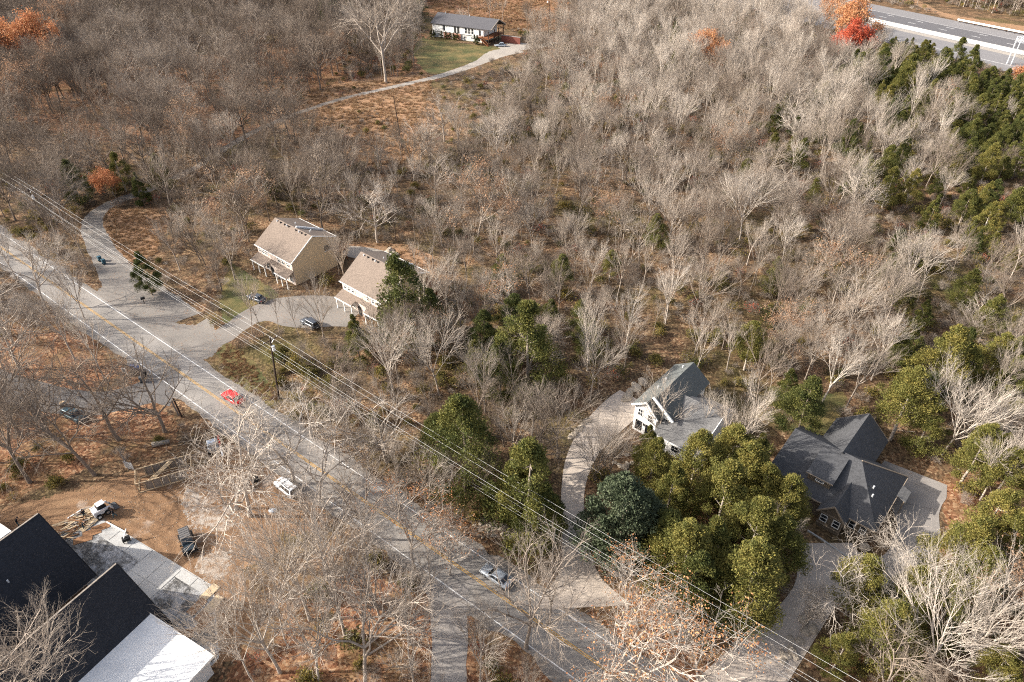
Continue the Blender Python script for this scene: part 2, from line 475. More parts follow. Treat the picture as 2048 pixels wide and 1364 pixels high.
# ------------------------------------------------------------------ mesh and object helpers
class MB:
    def __init__(s):
        s.v, s.f = [], []

    def poly(s, pts):
        n = len(s.v)
        s.v += [tuple(p) for p in pts]
        s.f.append(tuple(range(n, n + len(pts))))
        return s

    def prism(s, pts, vec):
        """closed solid: polygon pts extruded by vec"""
        n = len(s.v)
        k = len(pts)
        s.v += [tuple(p) for p in pts] + [(p[0] + vec[0], p[1] + vec[1], p[2] + vec[2]) for p in pts]
        s.f.append(tuple(range(n + k - 1, n - 1, -1)))
        s.f.append(tuple(range(n + k, n + 2 * k)))
        for i in range(k):
            j = (i + 1) % k
            s.f.append((n + i, n + j, n + k + j, n + k + i))
        return s

    def slab(s, pts, t):
        """roof plane or sheet with thickness t below it"""
        p = [Vector(q) for q in pts]
        nrm = (p[1] - p[0]).cross(p[2] - p[0]).normalized()
        if nrm.z < 0:
            nrm = -nrm
            pts = pts[::-1]
        return s.prism([tuple(Vector(q) - nrm * t) for q in pts], tuple(nrm * t))

    def box(s, x0, y0, z0, x1, y1, z1):
        return s.prism([(x0, y0, z0), (x1, y0, z0), (x1, y1, z0), (x0, y1, z0)], (0, 0, z1 - z0))

    def beam(s, a, b, w, h=None):
        """square bar from a to b"""
        a, b = Vector(a), Vector(b)
        d = (b - a).normalized()
        u = d.cross(Vector((0, 0, 1)))
        u = u.normalized() if u.length > 1e-3 else Vector((1, 0, 0))
        t = u.cross(d)
        h = h or w
        q = [a + u * w / 2 * i + t * h / 2 * j for i, j in ((-1, -1), (1, -1), (1, 1), (-1, 1))]
        return s.prism([tuple(x) for x in q], tuple(b - a))

    def tube(s, a, b, r0, r1, n=8, cap=True):
        a, b = Vector(a), Vector(b)
        d = (b - a).normalized()
        u = d.cross(Vector((0.3, 0.2, 1))).normalized()
        t = d.cross(u)
        k = len(s.v)
        for c, r in ((a, r0), (b, r1)):
            for i in range(n):
                x = 2 * math.pi * i / n
                s.v.append(tuple(c + u * (r * math.cos(x)) + t * (r * math.sin(x))))
        for i in range(n):
            j = (i + 1) % n
            s.f.append((k + i, k + j, k + n + j, k + n + i))
        if cap:
            s.f.append(tuple(range(k + n - 1, k - 1, -1)))
            s.f.append(tuple(range(k + n, k + 2 * n)))
        return s

    def loft(s, rings, cap=True):
        k = len(s.v)
        n = len(rings[0])
        for r in rings:
            s.v += [tuple(p) for p in r]
        for a in range(len(rings) - 1):
            for i in range(n):
                j = (i + 1) % n
                s.f.append((k + a * n + i, k + a * n + j, k + (a + 1) * n + j, k + (a + 1) * n + i))
        if cap:
            s.f.append(tuple(range(k + n - 1, k - 1, -1)))
            s.f.append(tuple(range(k + (len(rings) - 1) * n, k + len(rings) * n)))
        return s

    def mesh(s, name, mat, smooth=False):
        me = bpy.data.meshes.new(name)
        me.from_pydata(s.v, [], s.f)
        me.materials.append(mat)
        if smooth:
            me.polygons.foreach_set('use_smooth', [True] * len(me.polygons))
        me.update()
        return me

    def build(s, name, mat, parent=None, smooth=False, bevel=0.0):
        me = s.mesh(name, mat, smooth)
        o = bpy.data.objects.new(name, me)
        COL.objects.link(o)
        if parent is not None:
            o.parent = parent
        if bevel:
            b = o.modifiers.new('bevel', 'BEVEL')
            b.width = bevel
            b.segments = 2
            b.limit_method = 'ANGLE'
        return o


def thing(name, loc, rz=0.0, label=None, cat=None, group=None):
    o = bpy.data.objects.new(name, None)
    o.empty_display_size = 0.5
    COL.objects.link(o)
    o.location = loc
    o.rotation_euler = (0, 0, rz)
    if label:
        tag(o, label, cat, group)
    return o


def tag(o, label, cat, group=None):
    o['label'] = label
    o['category'] = cat
    if group:
        o['group'] = group
    return o


ONES = ['first', 'second', 'third', 'fourth', 'fifth', 'sixth', 'seventh', 'eighth', 'ninth', 'tenth', 'eleventh', 'twelfth', 'thirteenth', 'fourteenth', 'fifteenth', 'sixteenth', 'seventeenth', 'eighteenth', 'nineteenth']
TENS = {2: ('twentieth', 'twenty'), 3: ('thirtieth', 'thirty'), 4: ('fortieth', 'forty'), 5: ('fiftieth', 'fifty'), 6: ('sixtieth', 'sixty'), 7: ('seventieth', 'seventy'), 8: ('eightieth', 'eighty'), 9: ('ninetieth', 'ninety')}


def nth(n):
    if n < 20:
        return ONES[n - 1]
    a_, b_ = divmod(n, 10)
    return TENS[a_][0] if b_ == 0 else TENS[a_][1] + '-' + ONES[b_ - 1]


def structure(o):
    o['kind'] = 'structure'
    return o


def dup(root, loc, rz, label, group=None):
    r = root.copy()
    COL.objects.link(r)
    r.location = loc
    r.rotation_euler = (0, 0, rz)
    r['label'] = label
    if group:
        r['group'] = group
    for ch in list(root.children):
        c = ch.copy()
        COL.objects.link(c)
        c.parent = r
        for g in list(ch.children):
            d = g.copy()
            COL.objects.link(d)
            d.parent = c
    return r


def window(parent, c, u, w, h, fw=0.09, mat='trim', bars=(1, 1), glass='glass', label=None):
    """window in a wall: frame (part) proud of the wall, pane (sub-part) behind it; u runs along the wall, the outside is u x up"""
    c, u = Vector(c), Vector(u).normalized()
    up = Vector((0, 0, 1))
    out = u.cross(up)

    def pt(a, b, d):
        return tuple(c + u * a + up * b + out * d)

    def bar(m, a0, b0, a1, b1, d0, d1):
        m.prism([pt(a0, b0, d0), pt(a1, b0, d0), pt(a1, b1, d0), pt(a0, b1, d0)], tuple(out * (d1 - d0)))
    m = MB()
    bar(m, -w / 2, -h / 2, -w / 2 + fw, h / 2, -0.02, 0.06)
    bar(m, w / 2 - fw, -h / 2, w / 2, h / 2, -0.02, 0.06)
    bar(m, -w / 2 + fw, -h / 2, w / 2 - fw, -h / 2 + fw, -0.02, 0.065)
    bar(m, -w / 2 + fw, h / 2 - fw, w / 2 - fw, h / 2, -0.02, 0.065)
    for i in range(1, bars[0] + 1):
        a = -w / 2 + w * i / (bars[0] + 1)
        bar(m, a - fw * 0.3, -h / 2 + fw, a + fw * 0.3, h / 2 - fw, 0.012, 0.05)
    for i in range(1, bars[1] + 1):
        b = -h / 2 + h * i / (bars[1] + 1)
        bar(m, -w / 2 + fw, b - fw * 0.35, w / 2 - fw, b + fw * 0.35, 0.010, 0.053)
    fo = m.build('window', M[mat], parent)
    g = MB()
    bar(g, -w / 2 + fw * 0.6, -h / 2 + fw * 0.6, w / 2 - fw * 0.6, h / 2 - fw * 0.6, -0.01, 0.014)
    g.build('pane', M[glass], fo)
    if label:
        fo['label'] = label
    return fo


def smooth_line(pts, step=1.5):
    """Catmull-Rom through 2-D/3-D points (first values may carry a width)"""
    pts = [np.array(p, float) for p in pts]
    q = [2 * pts[0] - pts[1]] + pts + [2 * pts[-1] - pts[-2]]
    out = []
    for i in range(1, len(q) - 2):
        n = max(2, int(np.linalg.norm((q[i + 1] - q[i])[:2]) / step))
        for k in range(n):
            t = k / n
            out.append(0.5 * ((2 * q[i]) + (-q[i - 1] + q[i + 1]) * t + (2 * q[i - 1] - 5 * q[i] + 4 * q[i + 1] - q[i + 2]) * t * t
                              + (-q[i - 1] + 3 * q[i] - 3 * q[i + 1] + q[i + 2]) * t ** 3))
    out.append(pts[-1])
    return out


RIBBONS = []       # (points, half width) of every way, kept clear of trees


def ribbon(name, pts, mat, z, jitter=0.12, seed=1, parent=None):
    """a way: pts = (photo x, photo y, width m) along its middle"""
    rng = random.Random(seed)
    w = [tuple(P(x, y)[:2]) + (ww,) for x, y, ww in pts]
    line = smooth_line(w, 1.2)
    RIBBONS.append(line)
    m = MB()
    L, R = [], []
    for i, p in enumerate(line):
        a = line[max(0, i - 1)]
        b = line[min(len(line) - 1, i + 1)]
        d = (b - a)[:2]
        d = d / (np.linalg.norm(d) + 1e-9)
        n = np.array([-d[1], d[0]])
        L.append(tuple(p[:2] + n * (p[2] / 2 + rng.uniform(-jitter, jitter))) + (z,))
        R.append(tuple(p[:2] - n * (p[2] / 2 + rng.uniform(-jitter, jitter))) + (z,))
    k = len(L)
    m.v = L + R
    m.f = [(i, k + i, k + i + 1, i + 1) for i in range(k - 1)]
    o = m.build(name, M[mat], parent)
    return structure(o) if parent is None else o


def vnoise(seed, x, y, sc):
    """cheap value noise"""
    def h(i, j):
        n = (i * 374761393 + j * 668265263 + seed * 974634777) & 0xffffffff
        n = ((n ^ (n >> 13)) * 1274126177) & 0xffffffff
        return ((n ^ (n >> 16)) & 0xffff) / 65535.0
    x, y = x / sc, y / sc
    i, j = math.floor(x), math.floor(y)
    u, v = x - i, y - j
    u, v = u * u * (3 - 2 * u), v * v * (3 - 2 * v)
    return (h(i, j) * (1 - u) + h(i + 1, j) * u) * (1 - v) + (h(i, j + 1) * (1 - u) + h(i + 1, j + 1) * u) * v


def patch_sheet(name, poly, mat, z, ragged=2.0, seed=1, cell=None):
    """a ground cover with a frayed edge: small cells kept or dropped round an outline given in photo pixels"""
    w = [tuple(P(x, y)[:2]) for x, y in poly]
    w = [tuple(q) for q in smooth_line(w + [w[0]], 2.0)[:-1]]
    xs, ys = [q[0] for q in w], [q[1] for q in w]
    area = (max(xs) - min(xs)) * (max(ys) - min(ys))
    c = cell or min(2.2, max(0.3, math.sqrt(area / 16000)))
    nx, ny = int((max(xs) - min(xs)) / c) + 2, int((max(ys) - min(ys)) / c) + 2
    gx, gy = min(xs), min(ys)
    rng = random.Random(seed)
    V, idx, F_ = [], {}, []

    def vert(i, j):
        if (i, j) not in idx:
            idx[(i, j)] = len(V)
            V.append((gx + (i + rng.uniform(-0.33, 0.33)) * c, gy + (j + rng.uniform(-0.33, 0.33)) * c, z))
        return idx[(i, j)]
    for i in range(-2, nx + 2):
        for j in range(-2, ny + 2):
            x, y = gx + (i + 0.5) * c, gy + (j + 0.5) * c
            dx = (vnoise(seed, x, y, 7) - 0.5) * 3.2 + (vnoise(seed + 5, x, y, 2.2) - 0.5) * 1.6 + rng.uniform(-0.4, 0.4)
            dy = (vnoise(seed + 9, x, y, 7) - 0.5) * 3.2 + (vnoise(seed + 13, x, y, 2.2) - 0.5) * 1.6 + rng.uniform(-0.4, 0.4)
            if inpoly(x + dx * ragged, y + dy * ragged, w):
                F_.append((vert(i, j), vert(i + 1, j), vert(i + 1, j + 1), vert(i, j + 1)))
    m = MB()
    m.v, m.f = V, F_
    return structure(m.build(name, M[mat]))
#@@SETTING

# ------------------------------------------------------------------ ground and ways
g = MB()
g.poly([(-2500, -1500, 0), (2500, -1500, 0), (2500, 4000, 0), (-2500, 4000, 0)])
structure(g.build('ground', M['litter']))

patch_sheet('leafy_ground', [(540, 215), (640, 175), (760, 155), (860, 150), (850, 190), (880, 240), (800, 330), (700, 330), (640, 290), (560, 260)], 'dry', 0.006, 0.8, 3)
patch_sheet('leafy_ground', [(180, 60), (420, 110), (620, 60), (700, 90), (840, 60), (850, 150), (700, 185), (600, 215), (450, 290), (200, 280), (-60, 200), (-60, 90)], 'rust', 0.004, 1.0, 4)
patch_sheet('leafy_ground', [(840, 30), (860, -20), (1120, -20), (1180, 80), (1290, 120), (1260, 200), (1110, 180), (1090, 80), (1010, 48)], 'rust', 0.0065, 1.0, 5)
patch_sheet('leafy_ground', [(1060, 1160), (1130, 1260), (1250, 1180), (1470, 1290), (1440, 1400), (500, 1420), (560, 1240), (700, 1130), (880, 1180)], 'rust', 0.004, 0.8, 6)
patch_sheet('leafy_ground', [(-60, 640), (150, 650), (250, 720), (320, 800), (340, 900), (200, 930), (-60, 980)], 'rust', 0.004, 0.8, 7)
patch_sheet('leafy_ground', [(1880, 960), (2120, 930), (2120, 1420), (1700, 1420), (1680, 1300), (1850, 1200)], 'rust', 0.0055, 0.8, 17)
patch_sheet('leafy_ground', [(1180, 1060), (1300, 1130), (1440, 1230), (1520, 1200), (1600, 1080), (1500, 980), (1260, 960)], 'rust', 0.005, 0.8, 18)
patch_sheet('lawn', [(846, 72), (862, 80), (1000, 96), (985, 110), (930, 130), (868, 148), (838, 130), (828, 100)], 'lawn', 0.008, 0.5, 8)
patch_sheet('lawn', [(218, 418), (330, 416), (340, 440), (320, 490), (262, 560), (222, 520), (205, 470), (205, 440)], 'dry', 0.008, 0.5, 9)
patch_sheet('lawn', [(455, 520), (560, 590), (515, 610), (470, 650), (440, 620)], 'lawn', 0.008, 0.4, 10)
patch_sheet('lawn', [(690, 490), (820, 490), (905, 560), (860, 590), (800, 530)], 'dry', 0.008, 0.4, 11)
patch_sheet('lawn', [(1570, 860), (1660, 790), (1700, 800), (1650, 870)], 'lawn', 0.008, 0.4, 12)
patch_sheet('lawn', [(430, 690), (470, 690), (560, 800), (520, 802), (462, 764)], 'lawn', 0.008, 0.3, 13)
patch_sheet('verge', [(1700, -10), (1790, -5), (1900, 36), (2100, 70), (2100, 60), (1900, 28), (1800, -14)], 'dry', 0.008, 0.5, 14)
patch_sheet('dirt_lot', [(-60, 1040), (60, 1000), (150, 985), (250, 950), (330, 925), (420, 930), (450, 880), (520, 930), (600, 985), (660, 1020), (640, 1060), (560, 1075), (560, 1110), (480, 1140), (520, 1230), (470, 1290),
                         (440, 1330), (-60, 1340)], 'soil', 0.012, 0.5, 15)
patch_sheet('gravel_patch', [(380, 980), (410, 985), (430, 1030), (440, 1075), (395, 1078), (362, 1062), (372, 1020)], 'dusty', 0.016, 1.3, 16)
patch_sheet('gravel_patch', [(405, 1118), (440, 1100), (470, 1110), (465, 1150), (430, 1152)], 'dusty', 0.016, 1.2, 19)
patch_sheet('gravel_patch', [(940, 1050), (990, 1048), (1030, 1062), (1025, 1085), (985, 1075), (950, 1066)], 'dusty', 0.014, 0.8, 20)

ROAD_A = math.radians(-37.6)
ROAD_P = np.array([-48.83, 88.03])
ROAD_D = np.array([math.cos(ROAD_A), math.sin(ROAD_A)])
ROAD_N = np.array([-ROAD_D[1], ROAD_D[0]])


def road_pt(s, o, z=0.0):
    q = ROAD_P + ROAD_D * s + ROAD_N * o
    return (float(q[0]), float(q[1]), z)


def strip(name, o0, o1, mat, z, s0=-170.0, s1=130.0, step=3.0, jit=0.0, seed=5, parent=None):
    rng = random.Random(seed)
    n = int((s1 - s0) / step)
    m = MB()
    for i in range(n + 1):
        s = s0 + (s1 - s0) * i / n
        ja = jit * (1.6 * (vnoise(seed, s, 3, 6.0) - 0.5) + 0.9 * (vnoise(seed, s, 9, 1.7) - 0.5) + rng.uniform(-0.12, 0.12))
        jb = jit * (1.6 * (vnoise(seed + 3, s, 3, 6.0) - 0.5) + 0.9 * (vnoise(seed + 3, s, 9, 1.7) - 0.5) + rng.uniform(-0.12, 0.12))
        m.v += [road_pt(s, o0 + ja, z), road_pt(s, o1 + jb, z)]
    m.f = [(2 * i, 2 * i + 2, 2 * i + 3, 2 * i + 1) for i in range(n)]
    return m.build(name, M[mat], parent)


patch_sheet('roadside_apron', [(222, 560), (262, 578), (300, 606), (345, 640), (395, 655), (436, 664), (446, 680), (436, 700), (400, 720), (330, 690), (200, 600)], 'lane', 0.0105, 0.35, 51)
structure(strip('road_shoulder', -4.5, 4.6, 'lane', 0.016, jit=0.9, step=0.6))
road = structure(strip('road', -3.65, 3.75, 'asphalt', 0.020, jit=0.1, step=1.0))
strip('edge_line', 3.05, 3.19, 'white_line', 0.028, parent=road, jit=0.012)
strip('edge_line', -3.26, -3.12, 'white_line', 0.028, parent=road, jit=0.012)
strip('centre_line', 0.07, 0.19, 'yellow_line', 0.028, parent=road, jit=0.01)
strip('centre_line', -0.19, -0.07, 'yellow_line', 0.028, parent=road, jit=0.01)
pm = MB()
pm.poly([road_pt(10.2, -1.7, 0.024), road_pt(12.6, -1.9, 0.024), road_pt(12.4, 2.9, 0.024), road_pt(10.0, 2.85, 0.024)])
pm.build('asphalt_patch', M['patch'], road)
RIBBONS.append([np.array([*(ROAD_P + ROAD_D * s), 9.0]) for s in range(-170, 131, 3)])

ribbon('driveway', [(322, 655, 16), (290, 612, 13), (262, 578, 10), (236, 548, 7.5), (212, 512, 6), (192, 475, 5.4), (184, 445, 5.0), (196, 424, 4.6), (222, 408, 4.2), (262, 392, 3.8), (300, 378, 3.2)], 'lane', 0.012, 0.25, 2)
ribbon('track', [(290, 381, 3.2), (330, 365, 3.2), (392, 335, 3.0), (440, 303, 3.0), (500, 268, 2.9), (560, 240, 2.9), (620, 218, 2.9), (690, 196, 2.9), (730, 187, 3.0)], 'track', 0.0165, 0.35, 32)
ribbon('driveway', [(715, 190, 2.9), (760, 180, 3.2), (830, 164, 3.8), (880, 152, 4.4), (930, 136, 5), (965, 122, 6), (1000, 106, 11), (1040, 100, 9)], 'gravel', 0.012, 0.25, 42)
ribbon('driveway', [(1000, 97, 11), (1040, 93, 14), (1080, 92, 6), (1110, 84, 5)], 'gravel', 0.0155, 0.2, 22)
ribbon('driveway', [(-80, 742, 6.6), (0, 772, 6.6), (60, 788, 6.4), (130, 803, 6.2), (200, 806, 6.2), (265, 793, 6.6), (310, 778, 8), (352, 772, 11)], 'dark_lane', 0.0245, 0.12, 3)
ribbon('driveway', [(368, 664, 11), (402, 678, 9), (436, 676, 6), (468, 656, 5), (505, 632, 6), (550, 620, 9), (610, 622, 12), (668, 624, 11), (712, 632, 8)], 'lane', 0.0125, 0.15, 4)
ribbon('driveway', [(690, 500, 4), (720, 505, 5.5), (760, 512, 5)], 'gravel', 0.0125, 0.1, 5)
ribbon('lane', [(895, 1165, 7.5), (897, 1190, 5.2), (898, 1230, 4.6), (900, 1280, 4.4), (898, 1330, 4.2), (894, 1400, 4.2)], 'grey_concrete', 0.0245, 0.12, 6)


def slab_drive(name, pts, mat, z, step=4.2, gap=0.03, seed=3):
    """poured drive: one flat slab after another with open joints"""
    root = thing(name, (0, 0, 0))
    structure(root)
    w = [tuple(P(x, y)[:2]) + (ww,) for x, y, ww in pts]
    line = smooth_line(w, 0.35)
    RIBBONS.append(line[::4])
    sides = []
    for i, p in enumerate(line):
        d = (line[min(len(line) - 1, i + 1)] - line[max(0, i - 1)])[:2]
        d = d / np.linalg.norm(d)
        n = np.array([-d[1], d[0]])
        sides.append((p[:2] + n * p[2] / 2, p[:2] - n * p[2] / 2))
    acc, start = 0.0, 0
    for i in range(1, len(line)):
        acc += np.linalg.norm((line[i] - line[i - 1])[:2])
        if acc >= step or i == len(line) - 1:
            if i - start >= 2 or i == len(line) - 1:
                a = [s for s in sides[start:i + 1]]
                if len(a) > 1:
                    m = MB()
                    Ls = [s[0] for s in a]
                    Rs = [s[1] for s in a]
                    sh = (Ls[-1] - Ls[-2]) / (np.linalg.norm(Ls[-1] - Ls[-2]) + 1e-9) * gap
                    Ls[-1] = Ls[-1] - sh
                    Rs[-1] = Rs[-1] - sh
                    ring = [(*q, z - 0.09) for q in Ls] + [(*q, z - 0.09) for q in Rs[::-1]]
                    m.prism(ring, (0, 0, 0.1))
                    m.build('slab', M[mat], root)
            acc, start = 0.0, i
    return root


slab_drive('driveway', [(1165, 1215, 13), (1160, 1180, 8.5), (1156, 1140, 5.0), (1150, 1080, 3.6), (1146, 1030, 3.4), (1146, 980, 3.5), (1156, 930, 4.2), (1176, 888, 5), (1208, 850, 6), (1245, 815, 6.5), (1268, 795, 6)], 'concrete', 0.034)
slab_drive('driveway', [(1440, 1420, 7.8), (1490, 1364, 7.4), (1530, 1318, 6.6), (1570, 1272, 5.8), (1606, 1226, 5.2), (1630, 1190, 5.4), (1652, 1155, 7.5), (1668, 1128, 8.2), (1650, 1086, 7.4)], 'concrete', 0.034, 4.4)
slab_drive('driveway', [(1672, 1150, 7.0), (1720, 1150, 7.5), (1775, 1158, 6.5), (1815, 1135, 6), (1832, 1090, 5.6), (1836, 1050, 5.6), (1826, 1010, 7.2), (1822, 975, 9.5), (1830, 945, 9)], 'grey_concrete', 0.030, 4.4)

# highway in the far corner
hw_a, hw_b = P(1700 + 1150 / 5.879, 305 / 5.879), P(1700 + 1920 / 5.879, 465 / 5.879)
HWD = (hw_b - hw_a).normalized()
HWN = Vector((-HWD.y, HWD.x, 0))


def hw(s, o, z):
    return tuple(hw_a + HWD * s + HWN * o + Vector((0, 0, z)))


def hw_strip(name, o0, o1, s0, s1, mat, z, parent=None):
    return MB().poly([hw(s0, o0, z), hw(s1, o0, z), hw(s1, o1, z), hw(s0, o1, z)]).build(name, M[mat], parent)


highway = structure(hw_strip('highway', -58, 15.0, -420, 140, 'highway', 0.012))
hw_strip('lane_surface', -16.5, -0.5, -60, 140, 'highway_dark', 0.016, highway)
hw_strip('edge_line', -0.12, 0.12, -420, 140, 'white_line', 0.020, highway)
hw_strip('edge_line', -47.6, -47.3, -60, 140, 'white_line', 0.020, highway)
for o in (-3.55, -10.0):
    for k in range(-2, 8):
        hw_strip('lane_dash', o - 0.2, o + 0.2, 1.5 + k * 17.2, 5.8 + k * 17.2, 'white_line', 0.020, highway)
hw_strip('median_strip', -25.5, -18.2, -30, 140, 'pale_concrete', 0.016, highway)
hw_strip('gravel_strip', -31, -26.5, -60, 140, 'gravel', 0.020, highway)
bar = thing('median_barrier', hw(50, -24, 0), 0, 'pale concrete median barrier wall along the middle of the highway', 'barrier')
bm = MB()
prof = [(-0.55, 0.02), (0.55, 0.02), (0.25, 0.5), (0.15, 1.5), (-0.15, 1.5), (-0.25, 0.5)]
bm.loft([[tuple(HWD * (s - 50) + HWN * a + Vector((0, 0, b))) for a, b in prof] for s in (-40, 140)])
bm.build('wall', M['pale_concrete'], bar)
rail = thing('guardrail', hw(0, 12.5, 0), 0, 'long pale steel guardrail along the far edge of the highway', 'guardrail')
rm = MB()
rm.beam(HWD * -3 + Vector((0, 0, 1.35)), HWD * 120 + Vector((0, 0, 1.35)), 0.35, 0.75)
rm.build('rail', M['trim'], rail)
for k in range(30):
    MB().box(-0.12, -0.12, 0, 0.12, 0.12, 1.3).build('post', M['wood_dark'], rail).location = HWD * (-2 + k * 4.1) + HWN * 0.35
RIBBONS.append([np.array([*hw(s, -20, 0)[:2], 82]) for s in range(-420, 141, 6)])

# ------------------------------------------------------------------ houses
def roof_slab(parent, pts, mat, t=0.2, name='roof'):
    return MB().slab(pts, t).build(name, M[mat], parent)


def house(name, origin, deg, label):
    return thing(name, origin, math.radians(deg), label, 'house')


FOOT = []      # house footprints in world coordinates


def foot(root, x0, y0, x1, y1):
    mw = Matrix.Translation(root.location) @ Matrix.Rotation(root.rotation_euler.z, 4, 'Z')
    FOOT.append([tuple((mw @ Vector(q))[:2]) for q in ((x0, y0, 0), (x1, y0, 0), (x1, y1, 0), (x0, y1, 0))])


def vent(parent, p, mat='bright_metal', h=0.35, r=0.1):
    MB().tube((p[0], p[1], p[2] - 0.2), (p[0], p[1], p[2] + h), r, r, 8).build('roof_vent', M[mat], parent)


# --- two tan saltbox houses: local x along the front (0 = right gable), y to the back
def tan_house(origin, label, lean=0.0):
    r = house('house', origin, -40.1, label)
    W, ez, rz, ry, by, bz = 13.1, 5.75, 9.75, 6.3, 12.0, 7.35
    m = MB()
    m.prism([(-0.001, 0.35, 0), (0, 11.75, 0), (0, 11.75, bz - 0.1), (0, ry, rz - 0.15), (0, 0.35, ez - 0.05)], (-W, 0, 0))
    m.build('wall', M['tan_wall'], r)
    MB().box(-W, 0.22, 0, -0.02, 0.345, ez - 0.1).build('front_wall', M['pink_wall'], r)
    roof_slab(r, [(-W - 0.35, -0.15, ez - 0.05), (0.3, -0.15, ez - 0.05), (0.3, ry, rz + 0.1), (-W - 0.35, ry, rz + 0.1)], 'roof_brown')
    roof_slab(r, [(-W - 0.35, by + 0.3, bz), (0.3, by + 0.3, bz), (0.3, ry + 0.002, rz + 0.1), (-W - 0.35, ry + 0.002, rz + 0.1)], 'roof_brown')
    tr = MB()
    tr.beam((0.34, -0.15, ez - 0.12), (0.34, ry, rz + 0.03), 0.1, 0.22)
    tr.beam((0.34, ry, rz + 0.03), (0.34, by + 0.3, bz - 0.07), 0.1, 0.22)
    tr.beam((-W - 0.35, -0.2, ez - 0.12), (0.3, -0.2, ez - 0.12), 0.1, 0.2)
    tr.beam((-W - 0.35, by + 0.35, bz - 0.06), (0.3, by + 0.35, bz - 0.06), 0.1, 0.2)
    tr.build('fascia', M['trim'], r)
    # sunken roof step with its pale parapet
    st = MB()
    st.beam((-5.8, ry + 0.2, rz + 0.15), (-4.2, by + 0.1, bz + 0.25), 0.35, 0.5)
    st.build('party_parapet', M['bright_metal'], r)
    k = (rz - ez + 0.15) / (ry + 0.15)
    for i, x in enumerate((-12, -10.7, -9.2, -8.4, -7.6, -5.0, -3.9, -2.9, -1.6)):
        vent(r, (x, ry - 0.45, rz + 0.1 - 0.45 * k), 'dark_trim' if i % 3 else 'bright_metal', 0.3, 0.16)
    for x, y in ((-8.6, 8.2), (-3.5, 8.6), (-2.4, 7.6)):
        vent(r, (x, y, rz + 0.1 - (y - ry) * (rz - bz) / (by - ry)), 'bright_metal', 0.4, 0.11)
    # entrance porch roofs over the ground floor
    for x0, x1 in ((-13.3, -8.0), (-4.2, 0.2)):
        roof_slab(r, [(x0, -2.0, 2.75), (x1, -2.0, 2.75), (x1, 0.2, 3.7), (x0, 0.2, 3.7)], 'roof_brown', 0.16, 'porch_roof')
        pf = MB()
        pf.beam((x0, -2.04, 2.66), (x1, -2.04, 2.66), 0.1, 0.22)
        pf.build('porch_fascia', M['trim'], r)
        for x in np.linspace(x0 + 0.25, x1 - 0.25, 3):
            MB().box(x - 0.09, -1.9, 0, x + 0.09, -1.72, 2.65).build('porch_post', M['trim'], r)
    ml = MB().box(-8.0, -0.5, 0, -4.3, 0.219, 3.3)
    ml.build('entry_bay', M['pink_wall'], r)
    roof_slab(r, [(-8.15, -0.8, 3.3), (-4.2, -0.8, 3.3), (-4.2, 0.2, 3.75), (-8.15, 0.2, 3.75)], 'roof_brown', 0.12, 'porch_roof')
    for x in (-12.2, -10.9, -9.6, -4.9, -3.4, -1.6):
        window(r, (x, 0.2, 4.75), (1, 0, 0), 1.05, 1.35, 0.12)
    for x in (-12.0, -10.2, -3.2, -1.4):
        window(r, (x, 0.2, 1.35), (1, 0, 0), 1.15, 1.9, 0.13)
    for x in (-7.3, -5.0):
        MB().box(x - 0.5, -0.58, 0.05, x + 0.5, -0.502, 2.2).build('door', M['dark_trim'], r)
    # gable louvre with its sill
    lv = MB().prism([(0.02, 8.9, 4.9), (0.02, 11.0, 4.9), (0.02, 11.0, 6.1), (0.02, 8.9, 6.1)], (0.06, 0, 0)).build('louvre', M['louvre'], r)
    MB().beam((0.08, 8.8, 4.84), (0.08, 11.1, 4.84), 0.14, 0.1).build('sill', M['trim'], lv)
    # rear deck
    d = MB()
    d.box(-5.5, 11.8, 2.7, -0.6, 15.2, 2.85)
    dk = d.build('deck', M['deck'], r)
    for x in (-5.3, -3.0, -0.75):
        MB().box(x - 0.08, 14.9, 0, x + 0.08, 15.06, 3.9).build('post', M['deck'], dk)
    rr = MB()
    rr.beam((-5.4, 15.0, 3.85), (-0.7, 15.0, 3.85), 0.09)
    rr.beam((-0.7, 12.0, 3.85), (-0.7, 15.0, 3.85), 0.09)
    rr.beam((-0.7, 12.0, 3.3), (-0.7, 15.0, 3.3), 0.06)
    rr.build('railing', M['deck'], dk)
    foot(r, -14, -2.5, 0.8, 15.5)
    return r


tan_o = P(591, 572)
tan_house(tan_o, 'tan saltbox house with a blank gable and black louvre, the fully visible one')
off = P(682, 560, 5.75) - P(512, 487, 5.75)
tan_house(tan_o + off, 'tan saltbox house half hidden behind a loose evergreen and bare trees')

# --- white gabled house, local y to the back
w = house('house', P(1263, 857), -41.0, 'white two-storey gabled house with grey-green roof beside the concrete drive')
m = MB()
m.prism([(0.05, 0.1, 0), (4.15, 0.1, 0), (4.15, 0.1, 5.0), (2.15, 0.1, 7.05), (0.05, 0.1, 5.6)], (0, 2.0, 0))
m.prism([(0.06, 1.3, 0), (6.0, 1.3, 0), (6.0, 1.3, 5.3), (2.95, 1.3, 7.5), (0.06, 1.3, 5.55)], (0, 11.6, 0))
m.build('wall', M['white_wall'], w)
roof_slab(w, [(-0.4, -0.3, 5.5), (2.2, -0.3, 7.3), (2.2, 1.3, 7.3), (-0.4, 1.3, 5.5)], 'roof_green')
roof_slab(w, [(2.202, -0.3, 7.3), (4.5, -0.3, 4.8), (4.5, 1.29, 4.8), (2.202, 1.29, 7.3)], 'roof_green')
roof_slab(w, [(-0.4, 1.3, 5.5), (2.95, 1.3, 7.75), (2.95, 13.3, 7.75), (-0.4, 13.3, 5.5)], 'roof_green')
roof_slab(w, [(2.953, 0.9, 7.75), (6.5, 0.9, 5.05), (6.5, 13.3, 5.05), (2.953, 13.3, 7.75)], 'roof_green')
t = MB()
